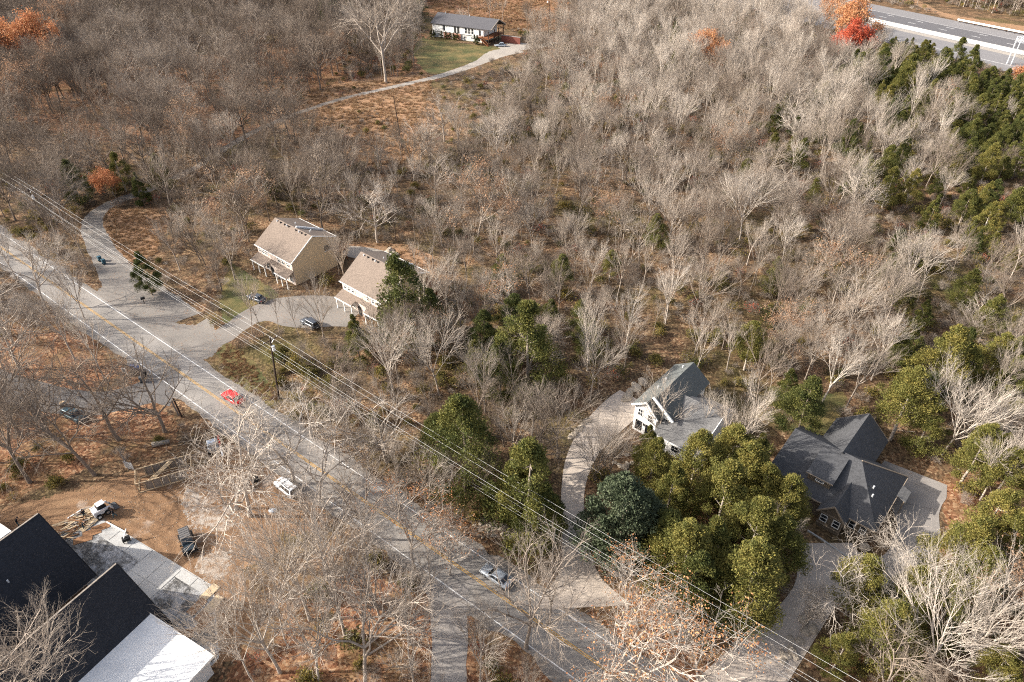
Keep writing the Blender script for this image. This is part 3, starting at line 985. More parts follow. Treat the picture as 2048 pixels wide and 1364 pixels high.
t.beam((-0.42, -0.35, 5.42), (2.2, -0.35, 7.2), 0.12, 0.28)
t.beam((2.2, -0.35, 7.2), (4.5, -0.35, 4.72), 0.12, 0.28)
t.beam((2.6, 0.82, 7.92), (6.6, 0.82, 4.9), 0.18, 0.5)
t.build('fascia', M['trim'], w)
for x, z in ((1.15, 4.3), (3.0, 4.0)):
    window(w, (x, 0.1, z), (1, 0, 0), 0.95, 1.5, 0.1, 'trim', (1, 1))
for x, z in ((1.1, 1.5), (3.0, 1.4)):
    window(w, (x, 0.1, z), (1, 0, 0), 1.2, 2.0, 0.06, 'dark_trim', (1, 1))
window(w, (5.1, 1.3, 3.9), (1, 0, 0), 0.8, 1.2, 0.08)
MB().box(1.95, -0.1, 2.0, 2.15, 0.099, 2.4).build('wall_lamp', M['dark_trim'], w)
for y, x in ((4.6, 1.35), (7.4, 1.2), (11.6, 1.9)):
    vent(w, (x, y, 5.5 + (x + 0.4) * 0.672), 'bright_metal', 0.45, 0.12)
# garage wing to the right, low roof towards the viewer
wing = MB()
wing.prism([(6.0, -1.0, 0), (6.0, 11.0, 0), (6.0, 11.0, 3.6), (6.0, 6.6, 5.7), (6.0, -1.0, 3.1)], (6.2, 0, 0))
wing.build('wing', M['white_wall'], w)
roof_slab(w, [(4.6, -1.6, 3.15), (12.4, -1.6, 3.15), (12.4, 6.7, 6.05), (4.9, 6.7, 6.05)], 'roof_grey')
roof_slab(w, [(6.0, 11.3, 3.6), (12.4, 11.3, 3.6), (12.4, 6.703, 6.05), (6.0, 6.703, 6.05)], 'roof_grey')
t = MB()
t.beam((4.6, -1.66, 3.05), (12.4, -1.66, 3.05), 0.1, 0.22)
t.beam((12.45, -1.6, 3.05), (12.45, 6.7, 5.95), 0.1, 0.22)
t.build('gutter', M['trim'], w)
for x in (4.8, 5.9):
    MB().box(x - 0.1, -1.4, 0, x + 0.1, -1.2, 3.05).build('porch_post', M['trim'], w)
window(w, (8.5, -1.0, 1.6), (1, 0, 0), 1.3, 1.4)
foot(w, -0.8, -2.2, 13, 13.6)

# --- taupe house with charcoal roofs
t0 = P(1540, 938, 3.3)
e = house('house', (t0.x, t0.y, 0), -42.0, 'taupe house with charcoal hip roof, dormer and front gable among cedars')
m = MB()
m.box(0.3, -0.75, 0, 15.3, 12.0, 3.25)
m.build('wall', M['taupe_wall'], e)
m = MB()
m.box(3.7, 12.0, 0, 10.9, 17.0, 3.5)
m.prism([(3.7, 17.0, 3.5), (10.9, 17.0, 3.5), (7.4, 17.0, 7.0)], (0, -0.2, 0))
m.build('rear_wing', M['taupe_wall'], e)
RZ, RY = 7.05, 6.6
FZ = 3.25
fe = -1.15           # front eave
def fz(y): return FZ + (y - fe) * (RZ - FZ) / (RY - fe)
roof_slab(e, [(-0.3, fe, FZ), (15.9, fe, FZ), (10.1, RY, RZ), (0.1, RY, RZ)], 'roof_dark', 0.22)
roof_slab(e, [(15.9, fe, FZ), (15.9, 12.3, FZ), (10.1, RY, RZ)], 'roof_dark', 0.22)
roof_slab(e, [(-0.3, 12.3, FZ), (15.9, 12.3, FZ), (10.1, RY + 0.003, RZ), (0.1, RY + 0.003, RZ)], 'roof_dark', 0.22)
MB().prism([(0.15, fe + 0.6, FZ), (0.15, 12.0, FZ), (0.15, RY, RZ - 0.2)], (0.12, 0, 0)).build('gable_wall', M['taupe_wall'], e)
rc = MB()
rc.beam((10.1, RY, RZ + 0.03), (15.9, 12.3, FZ + 0.03), 0.22, 0.1)
rc.build('ridge_cap', M['tan_trim'], e)
# rear wing roof
roof_slab(e, [(3.2, 8.0, 3.55), (3.2, 17.4, 3.55), (7.4, 17.4, 7.25), (7.4, 6.2, 7.25)], 'roof_dark', 0.2)
roof_slab(e, [(11.3, 9.0, 3.75), (11.3, 17.4, 3.75), (7.403, 17.4, 7.25), (7.403, 6.2, 7.25)], 'roof_dark', 0.2)
# eaves
for p_, q_ in (((-0.3, fe - 0.06, FZ - 0.12), (15.9, fe - 0.06, FZ - 0.12)), ((15.96, fe, FZ - 0.12), (15.96, 12.3, FZ - 0.12)), ((3.2, 17.46, 3.42), (7.4, 17.46, 7.12)), ((7.45, 17.46, 7.08), (11.3, 17.46, 3.62))):
    MB().beam(p_, q_, 0.1, 0.22).build('fascia', M['tan_trim'], e)
# shed dormer
d = MB()
d.prism([(5.0, 0.95, fz(0.95) - 0.1), (5.0, 0.95, 5.62), (5.0, 4.2, 6.42), (5.0, 4.2, 5.4)], (3.3, 0, 0))
dm = d.build('dormer', M['taupe_wall'], e)
MB().slab([(4.75, 0.55, 5.78), (8.6, 0.55, 5.78), (8.6, 5.6, 7.05), (4.75, 5.6, 7.05)], 0.16).build('dormer_roof', M['roof_dark'], dm)
fb = MB()
fb.beam((4.75, 0.5, 5.7), (8.6, 0.5, 5.7), 0.08, 0.16)
fb.build('dormer_fascia', M['tan_trim'], dm)
window(e, (6.75, 0.95, 5.05), (1, 0, 0), 1.25, 0.75, 0.1)
# front gable
gb = MB()
gb.prism([(8.75, -2.3, 0), (11.95, -2.3, 0), (11.95, -2.3, 3.35), (10.3, -2.3, 5.15), (8.75, -2.3, 3.35)], (0, 1.6, 0))
fg = gb.build('front_gable', M['taupe_wall'], e)
roof_slab(e, [(8.3, -2.75, 3.2), (10.3, -2.75, 5.45), (10.3, 3.4, 5.45), (8.3, -0.6, 3.2)], 'roof_dark', 0.16)
roof_slab(e, [(12.35, -2.75, 3.1), (10.303, -2.75, 5.45), (10.303, 3.4, 5.45), (12.35, -0.9, 3.1)], 'roof_dark', 0.16)
gt = MB()
gt.beam((8.3, -2.8, 3.1), (10.3, -2.8, 5.35), 0.1, 0.22)
gt.beam((10.3, -2.8, 5.35), (12.35, -2.8, 3.0), 0.1, 0.22)
gt.beam((8.78, -2.36, 3.0), (11.93, -2.36, 3.0), 0.1, 0.14)
gt.build('gable_fascia', M['tan_trim'], e)
for x in (9.45, 11.2):
    window(e, (x, -2.3, 1.95), (1, 0, 0), 1.0, 1.4, 0.10, 'trim', (0, 1))
for x in (12.85, 14.35):
    window(e, (x, -0.75, 1.95), (1, 0, 0), 0.85, 1.45, 0.10, 'trim', (0, 1))
window(e, (0.95, -0.75, 2.0), (1, 0, 0), 0.85, 1.35, 0.13)
bd = MB()
bd.beam((8.7, -2.34, 0.75), (12.0, -2.34, 0.75), 0.06, 0.16)
bd.beam((12.02, -0.79, 0.75), (15.32, -0.79, 0.75), 0.06, 0.16)
bd.box(15.24, -0.83, 0, 15.36, -0.752, 3.05)
bd.box(11.88, -2.38, 0, 12.0, -2.302, 3.2)
bd.build('trim_board', M['tan_trim'], e)
# entry gable to the left
roof_slab(e, [(1.9, -2.2, 3.0), (3.6, -2.2, 4.5), (3.6, 2.0, 4.5), (1.9, -1.1, 3.0)], 'roof_dark', 0.15)
roof_slab(e, [(5.3, -2.2, 3.0), (3.603, -2.2, 4.5), (3.603, 2.0, 4.5), (5.3, -1.1, 3.0)], 'roof_dark', 0.15)
for x in (2.2, 5.0):
    MB().box(x - 0.12, -2.1, 0, x + 0.12, -1.86, 3.05).build('porch_post', M['tan_trim'], e)
roof_slab(e, [(15.9, 7.4, 3.3), (17.2, 7.4, 2.85), (17.2, 10.0, 2.85), (15.9, 10.0, 3.3)], 'roof_grey', 0.1, 'side_awning')
for y in (7.6, 9.8):
    MB().box(16.9, y - 0.07, 0, 17.05, y + 0.07, 2.8).build('awning_post', M['tan_trim'], e)
for x, y in ((13.0, 4.5), (13.4, 3.1)):
    vent(e, (x, y, RZ - (x - 10.1) * (RZ - FZ) / 5.8), 'bright_metal', 0.45, 0.13)
foot(e, -1, -3.2, 17.5, 17.8)

# --- white ranch house on the far lawn
ro = P(863, 45, 6.35)
a = house('house', (ro.x, ro.y, 0), -27.8, 'long white ranch house with slate roof and timber stair on the far lawn')
MB().box(0.2, 0.3, 2.75, 28.6, 13.5, 6.3).build('wall', M['white_wall'], a)
MB().box(0.6, 0.7, 0, 28.3, 13.3, 2.75).build('basement_wall', M['block'], a)
bk = MB()
bk.box(6.2, 0.55, 0, 10.5, 0.699, 2.7)
bk.box(11.4, 0.2, 0, 16.0, 0.699, 2.74)
bk.build('brick_front', M['brick'], a)
roof_slab(a, [(-0.5, -0.4, 6.2), (33.0, -0.4, 6.2), (33.4, 7.0, 9.75), (-0.7, 7.0, 9.75)], 'roof_ranch', 0.3)
roof_slab(a, [(-0.5, 14.2, 6.2), (33.0, 14.2, 6.2), (33.4, 7.003, 9.75), (-0.7, 7.003, 9.75)], 'roof_ranch', 0.3)
MB().beam((33.1, -0.4, 6.05), (33.5, 7.0, 9.6), 0.25, 0.45).build('fascia', M['weathered'], a)
MB().beam((33.1, 14.2, 6.05), (33.5, 7.1, 9.55), 0.25, 0.45).build('fascia', M['weathered'], a)
MB().prism([(28.7, 0.4, 6.25), (28.7, 13.4, 6.25), (28.7, 7.0, 9.35)], (0.1, 0, 0)).build('gable_wall', M['dark_brick'], a)
window(a, (6.7, 0.3, 4.55), (1, 0, 0), 1.3, 2.3, 0.1, 'dark_trim', (0, 1))
for x in (13.0, 14.8):
    MB().box(x - 0.55, 0.21, 2.9, x + 0.55, 0.299, 5.8).build('door', M['dark_trim'], a)
for x in (19.2, 20.9, 22.6):
    window(a, (x, 0.3, 4.5), (1, 0, 0), 1.35, 2.5, 0.1, 'trim', (0, 1))
for x in (3.5, 18.4, 22.3, 26.6):
    window(a, (x, 0.7, 1.5), (1, 0, 0), 1.5, 1.0, 0.15, 'trim', (1, 0))
MB().box(26.2, 0.22, 3.0, 27.2, 0.299, 5.4).build('door', M['dark_trim'], a)
wl = MB()
for i in range(30):
    wl.box(0.9 + i * 0.92, 0.262, 2.8, 0.95 + i * 0.92, 0.299, 6.1)
wl.build('batten', M['trim'], a)
dk = MB().box(26.5, -3.0, 2.6, 33.2, 12.0, 2.85).build('deck', M['deck'], a)
for x, y in ((27.0, -2.8), (29.8, -2.8), (33.0, -2.8), (33.0, 3.0), (33.0, 7.0), (33.0, 11.8)):
    MB().box(x - 0.15, y - 0.15, 0, x + 0.15, y + 0.15, 6.1 if y > -1 or x > 32 else 4.1).build('post', M['wood_dark' if x > 32 else 'deck'], dk)
rl = MB()
for z in (3.4, 3.9):
    rl.beam((26.6, -2.9, z), (29.8, -2.9, z), 0.12)
    rl.beam((33.1, -2.9, z), (33.1, 11.8, z), 0.12)
rl.build('railing', M['deck'], dk)
MB().slab([(29.9, -2.9, 2.75), (29.9, -4.4, 2.75), (33.6, -4.4, 0.05), (33.6, -2.9, 0.05)], 0.3).build('stair_flight', M['deck'], dk)
sr = MB()
sr.beam((29.9, -4.45, 3.9), (33.8, -4.45, 1.2), 0.14)
sr.box(33.55, -4.55, 0, 33.8, -4.35, 1.35)
sr.build('stair_rail', M['deck'], dk)
MB().box(0.2, -0.1, 0.0, 2.2, 0.25, 2.4).build('utility_cabinet', M['trim'], a)
for x in (4.0, 17.5):
    vent(a, (x, 6.6, 9.5), 'bright_metal', 0.8, 0.15)
foot(a, -1, -5, 34, 15)
rw = thing('retaining_wall', a.matrix_basis @ Vector((34.5, 6, 0)), math.radians(-27.8), 'dark red brick retaining wall beside the ranch house drive', 'wall')
MB().box(0.5, 0, 0, 10.5, 0.5, 3.0).build('brickwork', M['dark_brick'], rw)
MB().box(0.3, -0.06, 3.002, 10.7, 0.6, 3.2).build('coping', M['grey_concrete'], rw)

# --- black-roofed new house in the near corner
F_A = -29.0
fo = P(230, 1045)
f = house('house', fo, F_A, 'new house with steep black gabled roofs and flat white roof beside the paver terrace')
FP, FE, FR = 9.2, 0.6, 6.9      # ridge height, eave height, half span
for px_ in (-0.7, 14.9):
    MB().prism([(px_ - FR + 0.4, -7.5, -0.05), (px_ + FR - 0.4, -7.5, -0.05), (px_ + FR - 0.4, -7.5, FE), (px_, -7.5, FP - 0.35), (px_ - FR + 0.4, -7.5, FE)], (0, -24, 0)).build('wall', M['white_wall'], f)
    for s in (-1, 1):
        roof_slab(f, [(px_ + s * FR, -7.05, FE), (px_ + s * FR, -32, FE), (px_ + s * 0.002, -32, FP), (px_ + s * 0.002, -7.05, FP)], 'roof_black', 0.25)
    rk = MB()
    rk.beam((px_, -7.0, FP - 0.15), (px_ + FR, -7.0, FE - 0.12), 0.06, 0.28)
    rk.beam((px_, -7.0, FP - 0.15), (px_ - FR, -7.0, FE - 0.12), 0.06, 0.28)
    rk.build('rake_board', M['dark_trim'], f)
    MB().beam((px_, -7.1, FP + 0.02), (px_, -32, FP + 0.02), 0.2, 0.07).build('ridge_cap', M['weathered'], f)
vent(f, (2.2, -14.2, FP - 2.9 * (FP - FE) / FR), 'bright_metal', 0.35, 0.1)
fr = MB().box(18.7, -32, 3.0, 30.35, -8.1, 3.4).build('flat_roof', M['membrane'], f)
ed = MB()
ed.box(18.7, -8.1, 3.1, 30.5, -7.95, 3.47)
ed.box(30.352, -32, 3.1, 30.5, -8.1, 3.47)
ed.build('edge_flashing', M['trim'], fr)
MB().box(19.5, -31, -0.05, 30.0, -8.6, 3.0).build('garage_wall', M['white_wall'], f)
wr = MB().box(-18, -30, 3.3, -7.4, -9.2, 3.7).build('flat_roof', M['membrane'], f)
ed = MB()
ed.box(-18, -9.2, 3.4, -7.25, -9.05, 3.8)
ed.build('edge_flashing', M['trim'], wr)
MB().box(-17.5, -29.5, -0.05, -7.8, -9.6, 3.3).build('annex_wall', M['white_wall'], f)
foot(f, -18, -32, 31, -7)

# --- terrace of pavers and poured slabs beside it
ter = structure(thing('terrace', fo, math.radians(F_A)))
MB().poly([(-7, -7.6, 0.016), (-1.9, -0.5, 0.016), (20.7, -0.4, 0.016), (29, -7.0, 0.016), (29, -10, 0.016)]).build('bedding', M['pale_concrete'], ter)
rng = random.Random(11)


def pave(poly, name):
    V, Fc, cl = [], [], []
    xs = [p[0] for p in poly]
    ys = [p[1] for p in poly]
    y = min(ys)
    row = 0
    while y < max(ys):
        x = min(xs) - (0.16 if row % 2 else 0)
        while x < max(xs):
            if inpoly(x + 0.15, y + 0.08, poly):
                h = 0.05 + rng.uniform(-0.006, 0.012)
                n = len(V)
                x1, y1 = x + 0.30, y + 0.145
                V += [(x, y, 0.02), (x1, y, 0.02), (x1, y1, 0.02), (x, y1, 0.02), (x, y, h), (x1, y, h), (x1, y1, h), (x, y1, h)]
                Fc += [(n + 4, n + 5, n + 6, n + 7), (n, n + 1, n + 5, n + 4), (n + 1, n + 2, n + 6, n + 5), (n + 2, n + 3, n + 7, n + 6), (n + 3, n, n + 4, n + 7)]
                cl += [rng.random()] * 5
            x += 0.325
        y += 0.168
        row += 1
    me = bpy.data.meshes.new(name)
    me.from_pydata(V, [], Fc)
    me.attributes.new('clump', 'FLOAT', 'FACE').data.foreach_set('value', cl)
    me.materials.append(M['pavers'])
    o = bpy.data.objects.new(name, me)
    COL.objects.link(o)
    o.parent = ter
    o['kind'] = 'stuff'
    return o


pave([(-5.9, -7.3), (-1.6, -2.6), (8.8, -2.6), (8.8, -7.3)], 'pavers')
pave([(15.1, -7.6), (15.1, -2.0), (19.6, -2.0), (21.4, -1.4), (28.6, -6.9), (28.6, -7.8)], 'pavers')
for x0, x1, y0, y1 in ((8.95, 11.9, -7.4, -4.2), (12.0, 14.95, -7.4, -4.2), (8.95, 11.9, -4.1, -0.9), (12.0, 14.95, -4.1, -0.9),
                       (-1.5, 2.0, -2.45, -0.6), (2.1, 5.5, -2.45, -0.6), (5.6, 8.85, -2.45, -0.6), (15.05, 17.9, -1.85, -0.6), (18.0, 20.4, -1.85, -0.6), (26.2, 28.4, -7.9, -6.1)):
    MB().box(x0, y0, 0.02, x1, y1, 0.075).build('slab', M['pale_concrete'], ter)

# ------------------------------------------------------------------ vehicles


def wheels(root, xs, hy, r, wd=0.22):
    for x in xs:
        for s in (-1, 1):
            wv = MB().tube((x, s * (hy - wd), r), (x, s * hy, r), r, r, 16)
            wo = wv.build('wheel', M['rubber'], root)
            MB().tube((x, s * (hy - 0.03), r), (x, s * (hy + 0.012), r), r * 0.62, r * 0.55, 12).build('rim', M['rim'], wo)


def car(name, loc, rz, paint, label, cat='car', L=4.6, W=1.84, H=1.42, style='sedan', group=None):
    """x forward"""
    r = thing(name, loc, rz, label, cat, group)
    h = W / 2
    sed = style in ('sedan', 'coupe')
    if sed:
        st = [(-0.5, 0.45, 0.78, 0.80), (-0.485, 0.32, 0.92, 0.90), (-0.33, 0.24, 0.99, 1.0), (-0.05, 0.24, 0.94, 1.0), (0.17, 0.24, 0.93, 1.0), (0.33, 0.24, 0.86, 0.98), (0.46, 0.30, 0.70, 0.90), (0.5, 0.40, 0.56, 0.74)]
        belt, xr, xf, ar, af = 0.92, -0.40, 0.22, 0.15, 0.17
    else:
        st = [(-0.5, 0.45, 0.95, 0.86), (-0.49, 0.34, 1.06, 0.95), (-0.3, 0.28, 1.08, 1.0), (0.0, 0.28, 1.05, 1.0), (0.2, 0.28, 1.04, 1.0), (0.35, 0.3, 0.99, 0.98), (0.47, 0.34, 0.86, 0.92), (0.5, 0.42, 0.70, 0.80)]
        belt, xr, xf, ar, af = 1.03, -0.485, 0.22, 0.05, 0.13
    rings = []
    for x, z0, z1, k in st:
        y = h * k
        rings.append([(x * L, -y * 0.92, z0), (x * L, -y, z0 + (z1 - z0) * 0.35), (x * L, -y * 0.985, z0 + (z1 - z0) * 0.72), (x * L, -y * 0.84, z1 - 0.015), (x * L, -y * 0.4, z1 + 0.012),
                      (x * L, y * 0.4, z1 + 0.012), (x * L, y * 0.84, z1 - 0.015), (x * L, y * 0.985, z0 + (z1 - z0) * 0.72), (x * L, y, z0 + (z1 - z0) * 0.35), (x * L, y * 0.92, z0)])
    MB().loft(rings).build('body', M[paint], r, True)
    hb, ht = h * 0.90, h * 0.70
    b0 = [(xr * L, -hb, belt - 0.06), (xf * L, -hb * 0.96, belt - 0.06), (xf * L, hb * 0.96, belt - 0.06), (xr * L, hb, belt - 0.06)]
    t0 = [((xr + ar) * L, -ht, H - 0.05), ((xf - af) * L, -ht, H - 0.05), ((xf - af) * L, ht, H - 0.05), ((xr + ar) * L, ht, H - 0.05)]
    t1 = [((xr + ar + 0.04) * L, -ht * 0.86, H), ((xf - af - 0.05) * L, -ht * 0.86, H), ((xf - af - 0.05) * L, ht * 0.86, H), ((xr + ar + 0.04) * L, ht * 0.86, H)]
    MB().loft([b0, t0, t1]).build('cabin', M[paint], r, False, 0.03)

    def pane(nm, a, b, c, d, u0=0.06, u1=0.94, v0=0.14, v1=0.92, off=0.014):
        a, b, c, d = map(Vector, (a, b, c, d))
        n = (b - a).cross(d - a).normalized()

        def q(u, v):
            return tuple((a * (1 - u) + b * u) * (1 - v) + (d * (1 - u) + c * u) * v + n * off)
        MB().prism([q(u0, v0), q(u1, v0), q(u1, v1), q(u0, v1)], tuple(n * 0.004)).build(nm, M['glass'], r)
    pane('side_window', b0[0], b0[1], t0[1], t0[0], 0.10, 0.50)
    pane('side_window', b0[0], b0[1], t0[1], t0[0], 0.53, 0.90)
    pane('side_window', b0[2], b0[3], t0[3], t0[2], 0.10, 0.47)
    pane('side_window', b0[2], b0[3], t0[3], t0[2], 0.50, 0.90)
    pane('windscreen', b0[1], b0[2], t0[2], t0[1])
    pane('rear_window', b0[3], b0[0], t0[0], t0[3])
    wheels(r, (-0.31 * L, 0.31 * L), h * 0.985, 0.33 if sed else 0.37)
    for s in (-1, 1):
        MB().box(0.455 * L, s * h * 0.72 - 0.17, 0.58, 0.482 * L, s * h * 0.72 + 0.17, 0.72).build('headlight', M['lamp'], r)
        MB().box(-0.497 * L, s * h * 0.74 - 0.16, 0.72, -0.482 * L, s * h * 0.74 + 0.16, 0.88).build('tail_light', M['tail'], r)
        MB().box(0.12 * L, s * h * 0.98, belt - 0.02, 0.16 * L, s * (h + 0.16), belt + 0.12).build('wing_mirror', M[paint], r)
    MB().box(-0.503 * L, -0.26, 0.5, -0.498 * L, 0.26, 0.62).build('number_plate', M['trim'], r)
    return r


def heading(p, q):
    a, b = P(*p), P(*q)
    return math.atan2((b - a).y, (b - a).x)


back = math.radians(180 - 37.6)
rp = P(472, 797)
sred = float((np.array(rp[:2]) - ROAD_P) @ ROAD_D)
car('car', road_pt(sred, 1.55, 0.028), back, 'red_paint', 'bright red coupe driving on the road', 'car', 5.0, 2.06, 1.5, 'coupe')
sw = P(990, 1160)
s2 = float((np.array(sw[:2]) - ROAD_P) @ ROAD_D)
car('car', road_pt(s2, 1.7, 0.028), back, 'silver_paint', 'silver grey saloon on the road behind a bare tree', 'car', 4.7, 1.84, 1.42)
white_suv = car('car', P(575, 980), heading((590, 990), (556, 962)), 'white_paint', 'white off-road wagon parked on the road verge under bare branches', 'car', 4.7, 1.86, 1.80, 'wagon')
rr_ = MB()
for s in (-0.55, 0.55):
    rr_.beam((-1.7, s, 1.86), (0.3, s, 1.86), 0.05)
rr_.beam((-1.4, -0.55, 1.87), (-1.4, 0.55, 1.87), 0.05)
rr_.beam((0.1, -0.55, 1.87), (0.1, 0.55, 1.87), 0.05)
rr_.build('roof_rack', M['black_plastic'], white_suv)
car('car', P(621, 651), heading((638, 658), (606, 640)), 'grey_paint', 'dark grey wagon parked in the court of the tan houses', 'car', 4.7, 1.9, 1.72, 'wagon')
car('car', P(514, 600), heading((528, 604), (502, 594)), 'grey_paint', 'dark saloon parked beside the lawn of the tan saltbox house', 'car', 4.6, 1.84, 1.42)
car('car', P(152, 836), heading((130, 822), (176, 844)), 'teal_paint', 'dark teal estate car parked on leaves below the curving driveway', 'car', 4.9, 1.9, 1.6, 'wagon')
car('car', P(1001, 93), math.radians(-178), 'silver_paint', 'silver saloon by the timber stair of the ranch house', 'car', 5.6, 2.2, 1.75)

# dark open-country vehicle with canvas top, nose towards the viewer
jp = thing('off_roader', P(378, 1090), heading((372, 1068), (386, 1112)), 'dark boxy off-roader with grey canvas top on the dirt lot', 'car')
jb = MB()
jb.box(-1.95, -0.76, 0.5, 0.75, 0.76, 1.12)
jb.box(0.75, -0.66, 0.55, 1.95, 0.66, 1.10)
jb.build('body', M['navy_paint'], jp, False, 0.07)
for s in (-1, 1):
    for x in (1.35, -1.25):
        MB().prism([(x - 0.62, s * 0.66, 0.74), (x - 0.42, s * 0.66, 0.98), (x + 0.42, s * 0.66, 0.98), (x + 0.62, s * 0.66, 0.70)], (0, s * 0.30, 0)).build('fender', M['black_plastic'], jp)
    MB().tube((1.94, s * 0.45, 0.90), (2.0, s * 0.45, 0.90), 0.12, 0.12, 12).build('headlight', M['lamp'], jp)
    MB().box(0.62, s * 0.78, 1.10, 0.74, s * 1.0, 1.32).build('wing_mirror', M['black_plastic'], jp)
tp = MB()
tp.loft([[(-1.95, -0.74, 1.13), (0.50, -0.74, 1.13), (0.50, 0.74, 1.13), (-1.95, 0.74, 1.13)], [(-1.88, -0.66, 1.82), (0.12, -0.66, 1.82), (0.12, 0.66, 1.82), (-1.88, 0.66, 1.82)]])
tp.build('soft_top', M['soft_top'], jp, False, 0.06)
rb = MB()
for x in (-1.85, -1.45, -1.05, -0.65, -0.25, 0.1):
    rb.beam((x, -0.65, 1.835), (x, 0.65, 1.835), 0.05)
rb.build('top_rib', M['grey_plastic'], jp)
MB().prism([(0.52, -0.68, 1.16), (0.52, 0.68, 1.16), (0.16, 0.62, 1.78), (0.16, -0.62, 1.78)], (0.05, 0, 0.02)).build('windscreen', M['glass'], jp)
for s in (-1, 1):
    MB().prism([(-1.75, s * 0.735, 1.22), (-0.75, s * 0.735, 1.22), (-0.75, s * 0.68, 1.70), (-1.70, s * 0.68, 1.70)], (0, s * 0.012, 0)).build('side_window', M['glass'], jp)
MB().box(1.98, -0.82, 0.52, 2.14, 0.82, 0.70).build('bumper', M['black_plastic'], jp)
gr = MB()
for i in range(7):
    gr.box(1.951, -0.30 + i * 0.1 - 0.02, 0.72, 1.965, -0.30 + i * 0.1 + 0.02, 1.0)
gr.build('grille', M['black_plastic'], jp)
wheels(jp, (-1.25, 1.35), 0.93, 0.42, 0.26)
MB().tube((-1.97, 0, 1.0), (-2.2, 0, 1.0), 0.40, 0.40, 16).build('spare_wheel', M['rubber'], jp)

# white skid loader
sk = thing('skid_loader', P(208, 1026), heading((196, 1030), (222, 1014)), 'white compact loader with lift arms beside the lumber pile', 'loader')
b = MB()
b.box(-1.3, -0.55, 0.45, 0.6, 0.55, 1.1)
b.prism([(-1.3, -0.5, 1.1), (-0.5, -0.5, 1.1), (-0.6, -0.5, 1.55), (-1.2, -0.5, 1.55)], (0, 1.0, 0))
b.build('body', M['white_paint'], sk, False, 0.05)
MB().box(-0.5, -0.5, 1.1, 0.55, 0.5, 2.05).build('cage', M['black_plastic'], sk, False, 0.05)
MB().box(-0.48, -0.48, 2.05, 0.6, 0.48, 2.12).build('cab_roof', M['white_paint'], sk)
for s in (-1, 1):
    am = MB()
    am.beam((-1.25, s * 0.68, 1.5), (0.9, s * 0.68, 1.25), 0.12, 0.2)
    am.beam((0.9, s * 0.68, 1.25), (1.3, s * 0.68, 0.4), 0.12, 0.18)
    am.build('lift_arm', M['white_paint'], sk)
MB().prism([(1.25, -0.85, 0.1), (1.95, -0.85, 0.05), (1.95, -0.85, 0.12), (1.4, -0.85, 0.2), (1.35, -0.85, 0.7), (1.25, -0.85, 0.7)], (0, 1.7, 0)).build('bucket', M['grey_plastic'], sk)
wheels(sk, (-0.8, 0.4), 0.85, 0.40, 0.28)

# grey machine with a red arm, half under the branches
mc = thing('loader', P(428, 896), heading((430, 905), (424, 880)), 'grey machine with red and white arm half hidden under white branches', 'loader')
b = MB()
b.box(-1.5, -0.8, 0.5, 0.9, 0.8, 1.3)
b.box(-1.3, -0.7, 1.3, -0.2, 0.7, 2.0)
b.build('body', M['metal'], mc, False, 0.08)
MB().box(-1.0, -0.6, 2.001, -0.3, 0.6, 2.1).build('cab_roof', M['silver_paint'], mc)
MB().beam((-1.2, -1.05, 1.0), (0.2, -1.15, 2.2), 0.3, 0.35).build('boom', M['red_steel'], mc)
MB().beam((-1.25, -1.05, 1.0), (-3.0, -1.0, 0.4), 0.25, 0.3).build('dipper', M['trim'], mc)
wheels(mc, (-0.9, 0.4), 1.0, 0.5, 0.3)

# wheelie bins
def bin_(loc, rz, mat, label, group=None):
    r = thing('wheelie_bin', loc, rz, label, 'bin', group)
    MB().loft([[(-0.28, -0.28, 0.12), (0.28, -0.28, 0.05), (0.28, 0.28, 0.05), (-0.28, 0.28, 0.12)], [(-0.38, -0.36, 1.15), (0.38, -0.36, 1.15), (0.38, 0.36, 1.15), (-0.38, 0.36, 1.15)]]).build('bin_body', M[mat], r)
    MB().prism([(-0.42, -0.38, 1.155), (0.42, -0.38, 1.155), (0.36, -0.38, 1.24), (-0.36, -0.38, 1.26)], (0, 0.76, 0)).build('lid', M[mat], r)
    MB().beam((-0.44, -0.3, 1.12), (-0.44, 0.3, 1.12), 0.05).build('handle', M['black_plastic'], r)
    for s in (-1, 1):
        MB().tube((-0.28, s * 0.22, 0.14), (-0.28, s * 0.34, 0.14), 0.14, 0.14, 10).build('wheel', M['rubber'], r)
    return r


bin_(P(268, 741), 0.6, 'blue_plastic', 'blue wheelie bin at the driveway mouth, nearest the white sign', 'bins at the driveway mouth')
bin_(P(277, 744), 0.7, 'blue_plastic', 'blue wheelie bin at the driveway mouth, touching the black bin', 'bins at the driveway mouth')
bin_(P(291, 752), 0.5, 'black_plastic', 'black wheelie bin between the blue bins and the road edge', 'bins at the driveway mouth')
bin_(P(286, 764), 0.3, 'grey_plastic', 'dark grey wheelie bin standing on the driveway mouth itself', 'bins at the driveway mouth')
bin_(P(201, 522), 0.9, 'teal_plastic', 'teal wheelie bin beside the gravel driveway, farther from the road', 'bins beside the gravel driveway')
bin_(P(209, 528), 0.9, 'teal_plastic', 'teal wheelie bin beside the gravel driveway, nearer to the road', 'bins beside the gravel driveway')

